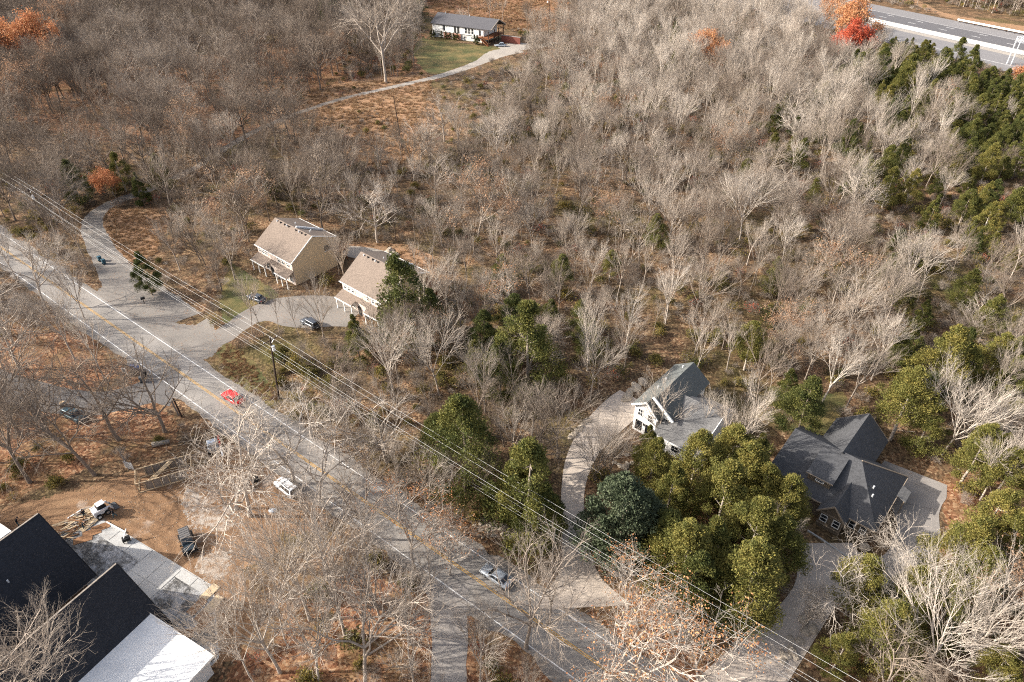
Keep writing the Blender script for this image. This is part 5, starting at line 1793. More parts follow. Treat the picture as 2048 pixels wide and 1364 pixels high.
def tree_meshes(kind, seed, leaves=None, **kw):
    big, small, tips, k = bare(seed, **kw)
    vb, fb_ = frusta(big, 6)
    vs_, fs_ = frusta(small, 3)
    out = {'trunk': quads_mesh(kind + '_trunk', vb * k, fb_, M['bark']), 'crown': quads_mesh(kind + '_crown', vs_ * k, fs_, M['bark'])}
    if leaves:
        mat, size, per, frac, sp = leaves
        rng = np.random.default_rng(seed)
        t = np.array(tips) * k
        # leaves hang on in clumps
        cl = np.array([vnoise(seed, x * 3, y * 3 + z * 5, 5.0) for x, y, z in t])
        t = t[cl > np.quantile(cl, 1 - frac)]
        v, f_, n = leaf_quads(t, size, rng, per, sp)
        out['leaves'] = quads_mesh(kind + '_leaves', v, f_, M[mat], np.clip(np.repeat(rng.uniform(0.2, 1.0, len(t)), per) + rng.normal(0, 0.12, n), 0, 1.2))
    out['r'] = float(np.quantile(np.linalg.norm(vs_[:, :2] * k, axis=1), 0.9))
    out['h'] = kw.get('H', 16.0)
    return out


BROOM = [tree_meshes('broom', 100 + i, H=16, fork=(0.42, 0.36, 0.48, 0.33, 0.40, 0.30)[i], n1=(6, 7, 5, 8, 6, 7)[i], spread=(24, 28, 22, 32, 26, 34)[i], kids=(6, 5, 4, 2), wob=0.07, up=0.10, r0=0.19) for i in range(6)]
OAK = [tree_meshes('oak', 200 + i, H=17, fork=(0.34, 0.30, 0.38, 0.32)[i], n1=7, spread=(44, 50, 40, 48)[i], kids=(6, 5, 4, 2), wob=0.13, up=0.05, r0=0.25, len1=0.46) for i in range(4)]
GNARL = [tree_meshes('gnarled', 300 + i, H=15, fork=0.30, n1=6, spread=50, kids=(6, 5, 3, 2), wob=0.20, up=0.04, r0=0.22, thick=1.1, len1=0.5, curl=0.05) for i in range(3)]
SLIM = [tree_meshes('slim', 400 + i, H=13, fork=(0.5, 0.42, 0.55)[i], n1=7, spread=(20, 26, 24)[i], kids=(5, 4, 3), wob=0.09, up=0.10, r0=0.09, len1=0.38) for i in range(3)]
MULTI = [tree_meshes('multi', 500 + i, H=9, fork=0.16, n1=4, spread=20, kids=(5, 4, 3), wob=0.09, up=0.07, r0=0.075, stems=(5, 4, 6)[i], len1=0.72) for i in range(3)]
TANOAK = [tree_meshes('tan_oak', 600 + i, ('tan_leaf', 0.16, 4, 0.40, 0.35), H=15, fork=0.34, n1=7, spread=40, kids=(6, 5, 4, 2), wob=0.12, up=0.06, r0=0.2) for i in range(2)]
ORANGE = [tree_meshes('orange_tree', 650 + i, ('orange', 0.22, 11, 0.75, 0.5), H=14, fork=0.32, n1=7, spread=38, kids=(6, 5, 3, 2), wob=0.12, up=0.06, r0=0.2) for i in range(2)]
SPARSE = [tree_meshes('sparse_orange', 680 + i, ('orange', 0.105, 3, 0.42, 0.28), H=13, fork=0.3, n1=6, spread=42, kids=(6, 4, 3, 2), wob=0.2, up=0.04, r0=0.18, thick=1.4) for i in range(2)]
REDT = [tree_meshes('red_tree', 690, ('red', 0.26, 13, 0.9, 0.5), H=13, fork=0.3, n1=7, spread=38, kids=(6, 5, 3, 2), wob=0.12, up=0.06, r0=0.18)]


def cedar(seed, H=10.0, R=2.7, mat='cedar', taper=0.75, clumps=88, per=330, leaf=0.088, low=0.12, kind='cedar', gap=0.0):
    """evergreen: trunk, and a crown of many short sprays set in ragged clumps over a rounded cone"""
    rng = np.random.default_rng(seed)
    pts, tint = [], []
    lob = rng.uniform(0.62, 1.32, 7)
    for c in range(clumps):
        t = low + (1 - low) * rng.random() ** 0.85
        az = rng.uniform(0, 2 * np.pi)
        s = min(1.0, (t - low) / 0.22 + 0.45) if t < 0.35 else ((1 - t) / 0.65) ** taper
        s = max(s, 0.08)
        lb = np.interp(az / (2 * np.pi) * 7, np.arange(8), np.append(lob, lob[0]))
        rr = R * s * lb * (0.45 + 0.62 * rng.random() ** 0.6)
        cz = H * t
        size = (0.25 + 0.26 * rng.random() ** 1.4) * R * (0.45 + 0.55 * s)
        n = int(per * (0.6 + 0.8 * rng.random()))
        q = rng.normal(0, 1, (n, 3))
        q = q / (np.linalg.norm(q, axis=1)[:, None] + 1e-6) * (rng.random((n, 1)) ** 0.45) * np.array([0.85, 0.85, 0.7]) * size
        q[:, 0] += math.cos(az) * rr
        q[:, 1] += math.sin(az) * rr
        q[:, 2] += cz - 0.10 * size + (1 - np.abs(q[:, 2])) * 0.0
        pts.append(q)
        tint.append(np.clip(rng.uniform(0.12, 0.62) + rng.normal(0, 0.17, n), 0, 1))
    pts = np.concatenate(pts)
    tint = np.concatenate(tint)
    pts[:, 2] = np.clip(pts[:, 2], 0.25, None)
    n = len(pts)
    # sprays point outwards and up
    out = pts * np.array([1, 1, 0.0])
    out /= np.linalg.norm(out, axis=1)[:, None] + 1e-6
    a = out * 0.6 + rng.normal(0, 0.6, (n, 3)) + np.array([0, 0, 0.55])
    a /= np.linalg.norm(a, axis=1)[:, None]
    b = np.cross(a, rng.normal(0, 1, (n, 3)))
    b /= np.linalg.norm(b, axis=1)[:, None]
    s = leaf * rng.uniform(0.6, 1.5, (n, 1))
    v = np.stack([pts - a * s * 0.8 - b * s * 0.15, pts + b * s * 0.42, pts + a * s * 1.1, pts - b * s * 0.42], axis=1).reshape(-1, 3)
    crown = quads_mesh(kind + '_crown', v, np.arange(4 * n).reshape(-1, 4), M[mat], tint)
    segs = []
    z = 0.0
    x = y = 0.0
    pr = random.Random(seed)
    prev = (0, 0, -0.1)
    for i in range(6):
        q = (prev[0] + pr.gauss(0, 0.06), prev[1] + pr.gauss(0, 0.06), H * 0.9 * (i + 1) / 6)
        segs.append((*prev, *q, 0.17 * R / 2.7 * (1 - i / 6.6) + 0.02, 0.17 * R / 2.7 * (1 - (i + 1) / 6.6) + 0.02))
        for k in range(4):
            az = pr.uniform(0, 6.28)
            l_ = R * 0.6 * (1 - i / 7)
            segs.append((*q, q[0] + math.cos(az) * l_, q[1] + math.sin(az) * l_, q[2] + l_ * 0.45, 0.035, 0.012))
        prev = q
    vt, ft = frusta(segs, 5)
    return {'trunk': quads_mesh(kind + '_trunk', vt, ft, M['bark']), 'crown': crown, 'r': R, 'h': H}


CEDAR = [cedar(700 + i, H=10, R=(2.9, 2.5, 3.2, 2.2, 2.7, 3.0)[i], taper=(0.75, 0.9, 0.62, 0.95, 0.7, 0.55)[i], low=(0.05, 0.10, 0.12, 0.03, 0.2, 0.28)[i]) for i in range(6)]
LOOSE = [cedar(760 + i, H=10, R=3.0, taper=0.85, clumps=80, per=130, low=0.08, leaf=0.11, kind='loose_cedar') for i in range(2)]
BLUE = [cedar(780 + i, H=10, R=2.6, mat='blue_green', taper=0.5, clumps=120, per=230, leaf=0.11, low=0.1, kind='broadleaf_evergreen') for i in range(1)]
PINE = [cedar(790 + i, H=12, R=3.0, mat='pine', taper=0.7, clumps=60, per=90, low=0.25, leaf=0.24, kind='pine') for i in range(1)]
COLUMN = [cedar(795, H=3, R=0.75, taper=0.9, clumps=30, per=60, low=0.02, leaf=0.14, kind='columnar')]


def shrub(seed, mat, H=2.4, n_leaf=500, leaf=0.13, stems=9):
    big, small, tips, k = bare(seed, H=H, fork=0.10, n1=3, spread=30, kids=(4, 4, 3), wob=0.16, up=0.05, r0=0.028, thick=0.9, stems=stems, len1=0.85)
    v1, f1 = frusta(big + small, 3)
    v1 = v1 * k
    if n_leaf:
        rng = np.random.default_rng(seed)
        t = np.array(tips) * k
        t = t[rng.integers(0, len(t), n_leaf)]
        v2, f2, n = leaf_quads(t, leaf, rng, 1, 0.22 * H / 2.4)
        lf = quads_mesh('shrub_leaves', v2, f2, M[mat], rng.uniform(0, 1, n))
    else:
        lf = None
    return quads_mesh('shrub_twigs', v1, f1, M['bark']), lf

# ------------------------------------------------------------------ trees: where they stand
CLEAR = [   # no woody plants rooted here (photo pixels)
    [(-40, 1010), (120, 985), (240, 945), (330, 900), (440, 880), (530, 950), (640, 1030), (560, 1085), (560, 1110), (485, 1145), (520, 1230), (480, 1300), (440, 1370), (-40, 1400)],
    [(845, 76), (1010, 92), (985, 112), (930, 135), (870, 152), (835, 140), (820, 100)],
    [(850, 30), (860, -10), (1120, -10), (1110, 70), (1030, 60), (1005, 40)],
    [(215, 416), (332, 414), (345, 450), (318, 500), (262, 560), (215, 520), (205, 450)],
    [(455, 520), (560, 580), (520, 612), (470, 650), (445, 610)],
    [(500, 590), (700, 590), (710, 660), (520, 640)],
    [(690, 485), (830, 490), (850, 540), (790, 530), (700, 520)],
    [(1560, 860), (1660, 790), (1700, 800), (1660, 880)],
    [(430, 690), (475, 690), (560, 800), (520, 802), (462, 764)],
    [(1700, -40), (1790, -10), (1900, 40), (2150, 90), (2150, 60), (1900, 10), (1800, -30)],
    [(1610, 1040), (1640, 1020), (1760, 1090), (1860, 1040), (1800, 1130), (1720, 1130), (1640, 1090)],
    [(730, 172), (860, 150), (880, 200), (860, 250), (800, 250), (740, 220), (640, 235)],
]
PROTECT = [   # crowns of the random trees must not stand in front of these
    [(850, 8), (1045, 30), (1050, 118), (930, 150), (850, 150)],
    [(500, 425), (685, 425), (690, 560), (640, 590), (500, 560)],
    [(690, 500), (770, 500), (740, 600), (690, 580)],
    [(1255, 725), (1420, 725), (1450, 880), (1255, 885)],
    [(1540, 820), (1880, 820), (1880, 1090), (1780, 1120), (1640, 1100), (1540, 960)],
    [(400, 700), (440, 740), (560, 790), (560, 850), (440, 830), (340, 770), (300, 700)],
    [(-10, 1000), (240, 940), (480, 930), (560, 960), (640, 1040), (560, 1110), (520, 1150), (490, 1260), (450, 1370), (-10, 1370)],
    [(160, 395), (300, 395), (330, 480), (300, 640), (210, 600), (160, 470)],
    [(1115, 880), (1270, 790), (1270, 850), (1190, 900), (1185, 1240), (1110, 1240)],
    [(1480, 1364), (1640, 1120), (1720, 1080), (1700, 1170), (1600, 1364)],
    [(1740, -20), (2060, 40), (2060, 130), (1960, 120), (1740, 30)],
    [(500, 585), (700, 585), (700, 665), (560, 660)],
    [(120, 540), (230, 640), (330, 700), (460, 690), (420, 650), (280, 620), (180, 560)],
    [(600, 205), (900, 130), (1010, 100), (930, 150), (640, 235)],
    [(520, 660), (570, 660), (580, 800), (530, 800)],
    [(0, 760), (300, 760), (300, 810), (0, 800)],
    [(880, 1170), (1000, 1200), (1100, 1230), (920, 1330), (880, 1330)],
]
from mathutils.kdtree import KDTree
allp = [p for line in RIBBONS for p in line]
kd = KDTree(len(allp))
for i, p in enumerate(allp):
    kd.insert((p[0], p[1], 0), i)
kd.balance()


def on_way(x, y, margin):
    for co, i, d in kd.find_n((x, y, 0), 3):
        if d < allp[i][2] / 2 + margin:
            return True
    return False


def in_house(x, y, m=1.5):
    for fp in FOOT:
        cx, cy = sum(q[0] for q in fp) / 4, sum(q[1] for q in fp) / 4
        big_ = [(cx + (q[0] - cx) * (1 + m / 7), cy + (q[1] - cy) * (1 + m / 7)) for q in fp]
        if inpoly(x, y, big_):
            return True
    return False


def blocked(px, py):
    return any(inpoly(px, py, c) for c in CLEAR)


TREES = []      # kind, x, y, scale, rotation, tint, variant dict, hero label


def add_tree(kind, var, x, y, h, tint, label=None, rot=None):
    TREES.append(dict(kind=kind, var=var, x=x, y=y, s=h / var['h'], tint=min(1.0, tint + (0.10 if kind == 'cedar_tree' else 0.0)), label=label, rot=rot if rot is not None else RT.uniform(0, 6.28)))


RT = random.Random(21)


def hero(kind, var, bx, by, top, tint, label=None, wide=1.0):
    """tree with its foot at photo pixel (bx, by) whose tip reaches the pixel row top"""
    g_ = P(bx, by)
    lo, hi = 0.5, 60.0
    for _ in range(30):
        mid = (lo + hi) / 2
        if Q((g_.x, g_.y, mid))[1] > top:
            lo = mid
        else:
            hi = mid
    add_tree(kind, var, g_.x, g_.y, lo, tint, label)


B, O, G, SL, MU = BROOM, OAK, GNARL, SLIM, MULTI
# bare trees that the photograph shows one by one
for v, bx, by, tp, ti, lb in (
        (O[0], 772, 166, -40, 0.62, 'huge pale bare tree on the track below the ranch house lawn'),
        (O[1], 330, 864, 668, 0.32, 'dark forked bare tree in front of the curving driveway mouth'),
        (G[0], 472, 1018, 838, 0.98, 'white twisted bare tree leaning over the timber crib'),
        (G[1], 500, 1032, 800, 0.80, 'grey twisted bare tree standing between the waste heap and the dirt lot'),
        (G[2], 590, 968, 770, 0.98, 'chalk white twisted tree on the verge above the white wagon'),
        (G[0], 640, 1000, 830, 0.85, 'pale crooked tree on the verge between road and white wagon'),
        (B[1], 790, 800, 622, 0.92, 'pale broom-shaped bare tree directly right of the utility pole wires'),
        (B[3], 878, 790, 628, 0.78, 'bare tree with spreading fan next to the twin dark cedars'),
        (B[0], 650, 690, 540, 0.55, 'dark-trunked bare tree in front of the gap between the tan houses'),
        (SL[0], 528, 672, 540, 0.55, 'slim bare tree at the entrance of the tan house court'),
        (SL[1], 598, 672, 570, 0.5, 'slim crooked bare tree between the parked cars of the tan house court'),
        (SL[2], 560, 668, 560, 0.5, None), (SL[0], 505, 668, 530, 0.45, None),
        (MU[0], 1190, 958, 800, 0.62, 'many-stemmed bare tree beside the curved concrete drive'),
        (MU[1], 1215, 950, 830, 0.62, 'second many-stemmed bare tree beside the curved concrete drive, nearer the white house'),
        (B[5], 1312, 884, 762, 0.78, 'bare tree spread across the front of the white gabled house'),
        (SL[2], 1400, 880, 770, 0.8, 'slim bare tree before the garage wing of the white gabled house'),
        (B[2], 1500, 860, 730, 0.85, 'bushy pale bare tree behind the garage wing of the white house'),
        (B[4], 1636, 822, 640, 0.95, 'bright bare tree on the back lawn of the taupe house'),
        (B[3], 1884, 912, 738, 0.95, 'white bare tree with wide fan behind the parking pad of the taupe house'),
        (B[1], 1960, 1000, 850, 0.8, None), (G[1], 1795, 1158, 1050, 0.98, 'low white bare tree in front of the taupe house drive'),
        (G[2], 1690, 1268, 1130, 0.92, 'crooked white tree in front of the cedar by the parking turn'),
        (B[5], 1835, 1370, 1150, 0.96, 'large pale fan-shaped bare tree in the near right corner'), (B[3], 1930, 1340, 1150, 0.9, 'pale ascending bare tree right of the large fan-shaped one'),
        (B[1], 1600, 1262, 1180, 0.6, 'grey thicket tree right of the long concrete drive'),
        (O[2], 1052, 1296, 1090, 0.5, 'dark-trunked bare tree with a round crown at the road edge opposite the lane'),
        (B[2], 1100, 1250, 1080, 0.8, 'pale bare tree at the foot of the curved concrete drive'),
        (B[0], 820, 1290, 1110, 0.72, 'ascending bare tree left of the narrow lane'), (B[4], 760, 1240, 1060, 0.62, None), (B[1], 690, 1270, 1050, 0.75, None),
        (O[3], 655, 1160, 990, 0.6, None), (B[5], 620, 1240, 1010, 0.75, 'pale bare tree between the pavers and the road'), (B[2], 590, 1212, 1035, 0.85, None), (SL[0], 512, 1372, 1165, 0.95, 'white slender tree beside the outer corner of the pavers'),
        (B[3], 560, 1345, 1130, 0.85, None), (B[4], 640, 1370, 1170, 0.8, None), (O[0], 730, 1380, 1180, 0.62, None), (B[2], 830, 1390, 1210, 0.7, None), (B[1], 960, 1364, 1230, 0.7, None), (SL[1], 575, 1290, 1130, 0.9, None), (SL[0], 680, 905, 790, 0.85, None), (B[1], 742, 952, 838, 0.8, None), (SL[1], 800, 978, 860, 0.85, None), (B[3], 862, 1012, 890, 0.75, None), (B[4], 705, 880, 765, 0.7, None), (G[1], 620, 872, 765, 0.95, None), (SL[2], 905, 1048, 935, 0.8, None), (SL[0], 760, 1130, 985, 0.7, None), (SL[1], 860, 1215, 1060, 0.7, None), (O[2], 735, 1078, 915, 0.4, 'dark crooked tree on the left edge of the road below the wagon'),
        (G[1], 60, 1440, 1215, 0.5, 'small bare tree with reddish buds before the black roof, at the very corner'), (B[5], 118, 1410, 1235, 0.62, 'grey bare tree standing in front of the black roof ridge'),
        (O[2], 40, 870, 640, 0.4, 'dark bare tree at the far bend of the curving driveway'), (O[1], 110, 880, 690, 0.35, None), (O[3], 238, 880, 690, 0.3, 'dark trunk beside the curving driveway left of the forked tree'), (O[0], 190, 950, 760, 0.3, None), (O[2], 60, 965, 740, 0.3, None),
        (B[0], 210, 760, 600, 0.75, None), (B[3], 150, 720, 560, 0.72, None), (O[1], 40, 740, 560, 0.6, None), (O[0], 90, 620, 470, 0.7, 'pale bare tree between the road and the far driveway bend'), (B[2], 130, 560, 450, 0.75, None), (G[0], 30, 690, 540, 0.7, None),
        (B[1], 170, 640, 520, 0.6, None), (B[4], 40, 570, 440, 0.7, None),
        (B[1], 470, 330, 210, 0.72, 'pale bare tree standing alone above the track bend'), (B[0], 395, 330, 205, 0.5, None),
        (O[2], 330, 320, 190, 0.3, None), (B[3], 680, 330, 245, 0.7, 'pale bare tree below the track on the dry field'), (B[3], 400, 520, 400, 0.62, 'bushy grey tree left of the tan saltbox house'), (B[5], 450, 500, 390, 0.7, None), (B[2], 360, 540, 420, 0.62, None),
        (B[4], 480, 470, 350, 0.6, None), (B[2], 800, 680, 540, 0.7, None), (B[5], 850, 655, 500, 0.68, None), (B[0], 895, 640, 490, 0.7, None), (SL[1], 745, 690, 570, 0.6, None), (B[3], 470, 560, 440, 0.5, None)):
    hero('bare_tree', v, bx, by, tp, ti, lb)
for v, bx, by, tp, ti, lb in (
        (ORANGE[0], 95, 150, 25, 0.55, 'orange-red autumn tree at the far edge, right one of the pair'), (ORANGE[1], 28, 150, 40, 0.5, 'orange-red autumn tree at the far edge, left one of the pair'),
        (ORANGE[0], 1680, 105, -5, 0.75, 'large golden orange tree beside the highway'), (ORANGE[1], 1640, 60, -20, 0.8, 'golden orange tree behind the large one beside the highway'),
        (ORANGE[1], 240, 408, 335, 0.35, 'small rusty orange tree at the bend of the gravel driveway'), (SPARSE[0], 830, 1140, 985, 0.65, 'sparse orange-leaved tree hanging over the road'),
        (SPARSE[1], 900, 1150, 1030, 0.7, 'thin orange-leaved tree on the road edge near the silver saloon'),
        (ORANGE[1], 1398, 150, 60, 0.75, 'pale orange tree in the woods right of the ranch house'), (SPARSE[0], 1025, 640, 525, 0.75, 'small orange-topped tree right of the second tan house'),
        (SPARSE[0], 1190, 1390, 1200, 0.8, 'white-limbed tree with orange leaves at the near end of the road'), (SPARSE[1], 1290, 1400, 1190, 0.8, 'white-limbed tree with orange leaves left of the long drive'),
        (SPARSE[1], 1400, 1400, 1220, 0.85, 'orange-leaved white tree touching the long concrete drive'), (SPARSE[0], 1245, 1290, 1140, 0.8, 'bare-topped tree with few orange leaves right of the drive mouth'),
        (ORANGE[0], 2030, 200, 125, 0.5, 'orange tree under the sign gantry'), (SPARSE[1], 1870, 260, 160, 0.6, None), (SPARSE[0], 105, 735, 672, 0.3, 'small red-orange sapling above the curving driveway')):
    hero('orange_tree', v, bx, by, tp, ti, lb)
hero('red_tree', REDT[0], 1698, 130, 38, 0.5, 'bright red tree in front of the golden ones beside the highway')
for v, bx, by, tp, ti, lb in ((TANOAK[0], 490, 470, 325, 0.7, 'round tan-leaved tree above the tan saltbox house'), (TANOAK[1], 395, 325, 205, 0.75, 'slim tree with tan leaves beside the track'), (TANOAK[0], 955, 480, 318, 0.5, 'rusty tan-topped tree in the middle of the woods'),
                              (TANOAK[1], 1215, 470, 370, 0.5, None), (TANOAK[1], 1560, 720, 600, 0.5, None), (TANOAK[0], 1990, 1220, 1090, 0.6, None)):
    hero('tan_leaved_tree', v, bx, by, tp, ti, lb)
for v, bx, by, tp, ti, lb in (
        (CEDAR[0], 1052, 790, 604, 0.42, 'tallest dark cedar of the twin pair in the middle of the woods'), (CEDAR[1], 1000, 800, 680, 0.35, 'lower cedar leaning on the tallest dark cedar'), (CEDAR[4], 970, 720, 620, 0.12, 'very dark low evergreen left of the tallest cedar'),
        (CEDAR[2], 930, 980, 795, 0.32, 'green spreading cedar under the wires, left of the drive'), (CEDAR[5], 880, 930, 830, 0.3, None), (CEDAR[0], 1055, 1070, 885, 0.45, 'big olive cedar on the left edge of the curved drive'), (CEDAR[1], 1085, 1095, 970, 0.35, None), (CEDAR[3], 1030, 1040, 905, 0.4, None),
        (BLUE[0], 1228, 1128, 955, 0.5, 'grey-green broadleaf evergreen right of the curved drive'), (BLUE[0], 1275, 1112, 985, 0.65, 'second blue-green evergreen touching the first one by the drive'),
        (CEDAR[2], 1300, 980, 880, 0.62, None), (CEDAR[0], 1375, 1010, 865, 0.72, None), (CEDAR[5], 1440, 990, 855, 0.75, 'yellow-olive cedar before the garage wing of the white house'), (CEDAR[2], 1470, 1030, 890, 0.7, None), (CEDAR[1], 1330, 1050, 930, 0.6, None), (CEDAR[0], 1425, 1075, 925, 0.68, None),
        (CEDAR[5], 1545, 1075, 955, 0.72, 'olive cedar covering the left front of the taupe house'), (CEDAR[2], 1500, 1055, 930, 0.7, None), (CEDAR[4], 1530, 1160, 1035, 0.5, 'cedar in front of the parking turn of the taupe house'), (CEDAR[0], 1480, 1150, 1000, 0.6, None), (CEDAR[2], 1350, 1200, 1050, 0.62, 'olive cedar above the wires right of the drive'),
        (CEDAR[5], 1320, 1150, 1030, 0.35, None), (CEDAR[1], 1400, 1170, 1040, 0.45, None), (CEDAR[0], 1370, 1240, 1110, 0.2, 'dark green cedar lowest of the group above the wires'), (CEDAR[2], 1470, 1250, 1090, 0.6, 'yellowish cedar beside the upper bank of the long drive'), (CEDAR[1], 1430, 1230, 1120, 0.5, None),
        (CEDAR[3], 1290, 930, 850, 0.6, None), (CEDAR[1], 1500, 960, 870, 0.6, None),
        (CEDAR[5], 1488, 740, 645, 0.72, 'single yellow-green cedar behind the white gabled house'), (CEDAR[4], 1590, 880, 755, 0.25, 'dark cedar with a pale trunk between the white and taupe houses'), (CEDAR[1], 1560, 820, 740, 0.35, None),
        (CEDAR[2], 1860, 790, 655, 0.75, 'large yellow-green cedar behind the rear wing of the taupe house'), (CEDAR[0], 1905, 800, 700, 0.5, None), (CEDAR[5], 1780, 880, 740, 0.7, 'olive cedar beside the rear wing of the taupe house'), (CEDAR[0], 1830, 900, 800, 0.5, None), (CEDAR[2], 1960, 780, 670, 0.7, None),
        (CEDAR[4], 1920, 970, 850, 0.65, 'cedar with bare reddish trunk beside the parking pad'), (CEDAR[5], 1975, 1010, 900, 0.6, None), (CEDAR[0], 1935, 1120, 985, 0.8, 'yellow-olive cedar right of the side drive of the taupe house'), (CEDAR[2], 1895, 1160, 1040, 0.72, 'cedar at the bend of the side drive'), (CEDAR[1], 1970, 1150, 1020, 0.7, None),
        (CEDAR[2], 1920, 1210, 1100, 0.55, None), (CEDAR[5], 1690, 1230, 1118, 0.7, 'round cedar at the turn of the long concrete drive'), (CEDAR[0], 1780, 1260, 1140, 0.68, 'cedar behind the large fan-shaped bare tree'), (CEDAR[1], 1660, 1345, 1270, 0.7, 'small round cedar near the wires in the right corner'), (CEDAR[2], 1730, 1330, 1210, 0.6, None),
        (CEDAR[5], 1960, 1380, 1300, 0.75, None), (CEDAR[0], 1850, 1280, 1170, 0.6, None),
        (CEDAR[0], 165, 408, 320, 0.1, 'dark cedar left of the gravel driveway bend'), (CEDAR[3], 290, 412, 345, 0.1, 'dark cedar right of the small rusty orange tree'), (CEDAR[1], 305, 590, 505, 0.15, 'narrow cedar under the wires by the gravel apron'), (CEDAR[2], 385, 395, 368, 0.4, None),
        (CEDAR[2], 1305, 500, 428, 0.45, 'lone green cedar among pale bare trees in the middle of the woods'), (CEDAR[2], 1160, 680, 600, 0.4, None), (CEDAR[5], 1100, 660, 600, 0.35, None), (CEDAR[1], 1180, 720, 640, 0.35, None), (CEDAR[3], 720, 720, 630, 0.4, 'green cedar in front of the second tan house'),
        (CEDAR[2], 1705, 180, 105, 0.4, None), (CEDAR[0], 1745, 190, 95, 0.2, None), (CEDAR[5], 1800, 200, 110, 0.45, None), (CEDAR[0], 1900, 150, 75, 0.3, None), (CEDAR[1], 1925, 170, 90, 0.35, None), (CEDAR[2], 1690, 400, 330, 0.1, None), (CEDAR[5], 1620, 230, 180, 0.4, None)):
    hero('cedar_tree', v, bx, by, tp, ti, lb)
hero('cedar_tree', LOOSE[0], 812, 692, 508, 0.3, 'tall loose evergreen standing before the second tan house')
hero('cedar_tree', LOOSE[1], 868, 690, 580, 0.15, None)
hero('pine_tree', PINE[0], 665, 75, -30, 0.6, 'yellow-green pine beyond the huge pale bare tree')
# clipped columns along the ranch house front
rmat = Matrix.Translation(a.location) @ Matrix.Rotation(a.rotation_euler.z, 4, 'Z')
for i, x in enumerate((0.1, 1.7, 6.0, 8.6, 10.8, 12.8, 14.8, 26.4, 27.9)):
    p = rmat @ Vector((x, -1.0 if x < 20 else -4.2, 0))
    add_tree('columnar_evergreen', COLUMN[0], p.x, p.y, 3.4 if x < 20 else 4.4, 0.25)

# random fill of the woods
CBLOB = [(1990, 330, 120, 240, 0.95), (1830, 170, 150, 60, 0.6), (1910, 420, 190, 200, 0.52), (1720, 360, 240, 150, 0.14), (1960, 720, 170, 160, 0.42), (1970, 950, 110, 250, 0.45), (1000, 720, 120, 80, 0.22), (1150, 620, 160, 60, 0.2), (1620, 600, 200, 100, 0.10),
         (1380, 980, 170, 160, 0.10), (1420, 1130, 160, 130, 0.10), (1800, 1260, 180, 120, 0.35), (1050, 980, 110, 120, 0.12), (820, 760, 200, 100, 0.08), (240, 380, 120, 40, 0.2)]
cell = 5.7
ny = int(480 / cell)
for j in range(ny):
    y = 22 + j * cell
    zc = y * C_ + CAM_H * S_
    half = 0.78 * zc + 26
    nx = int(2 * half / cell)
    for i in range(nx):
        x = -half + (i + RT.random()) * cell
        yy = y + RT.random() * cell
        px, py, z_ = Q((x, yy, 0))
        if blocked(px, py) or on_way(x, yy, 1.2) or in_house(x, yy):
            continue
        if any((t['x'] - x) ** 2 + (t['y'] - yy) ** 2 < 3.2 ** 2 for t in TREES[:190]):
            continue
        cp = 0.012
        for cx, cy, rx, ry, k in CBLOB:
            d = ((px - cx) / rx) ** 2 + ((py - cy) / ry) ** 2
            if d < 1.5:
                cp = max(cp, k * min(1.0, 1.6 - d))
        left = px < 700 and py < 470
        right = px > 1150 and py < 1000
        dn = vnoise(3, x, yy, 30)
        n2 = vnoise(8, x, yy, 60)
        field = inpoly(px, py, [(560, 200), (900, 130), (960, 250), (880, 330), (740, 340), (600, 300)])
        if field and RT.random() < 0.8:
            continue
        if RT.random() < (0.40 if left else (0.16 if right else 0.24)) + 0.25 * (dn < 0.30):
            continue
        if py > 1100 and 430 < px < 1450 and RT.random() < 0.25:
            continue
        k_far = 1.0 + 0.22 * max(0.0, min(1.0, (zc - 180) / 200))
        if RT.random() < cp:
            v = RT.choice(CEDAR)
            h = RT.uniform(6.5, 11.5) * k_far
            kind, tint = 'cedar_tree', max(0.0, min(0.95, RT.gauss(0.45, 0.2)))
        else:
            u = RT.random()
            if left:
                v = RT.choice(OAK if u < 0.5 else BROOM) if u < 0.88 else RT.choice(SLIM)
                tint = RT.gauss(0.28, 0.13) + 0.12 * (n2 > 0.6)
                h = RT.uniform(13, 20)
            elif right:
                v = RT.choice(BROOM) if u < 0.74 else RT.choice(SLIM if u < 0.93 else OAK)
                tint = RT.gauss(0.62, 0.22) + 0.3 * (n2 - 0.5)
                h = RT.uniform(9, 18.5)
            else:
                v = RT.choice(BROOM) if u < 0.55 else RT.choice(SLIM if u < 0.7 else (OAK if u < 0.85 else MULTI))
                tint = RT.gauss(0.47, 0.2) + 0.3 * (n2 - 0.5)
                h = RT.uniform(10, 17) if v not in MULTI else RT.uniform(6, 9)
            kind = 'bare_tree'
            if RT.random() < (0.022 if left else 0.012):
                v, kind = RT.choice(TANOAK), 'tan_leaved_tree'
            h *= k_far
            tint = max(0.02, min(1.0, tint))
        s = h / v['h']
        r = v['r'] * s * 0.55
        bad = False
        for zz, dx in ((h * 0.35, 0), (h * 0.65, -r), (h * 0.65, r), (h * 0.98, 0)):
            qx, qy, _ = Q((x + dx, yy, zz))
            if any(inpoly(qx, qy, pp) for pp in PROTECT):
                bad = True
                break
        if bad and not (kind == 'bare_tree' and RT.random() < 0.05 and py < 930):
            continue
        add_tree(kind, v, x, yy, h, tint)

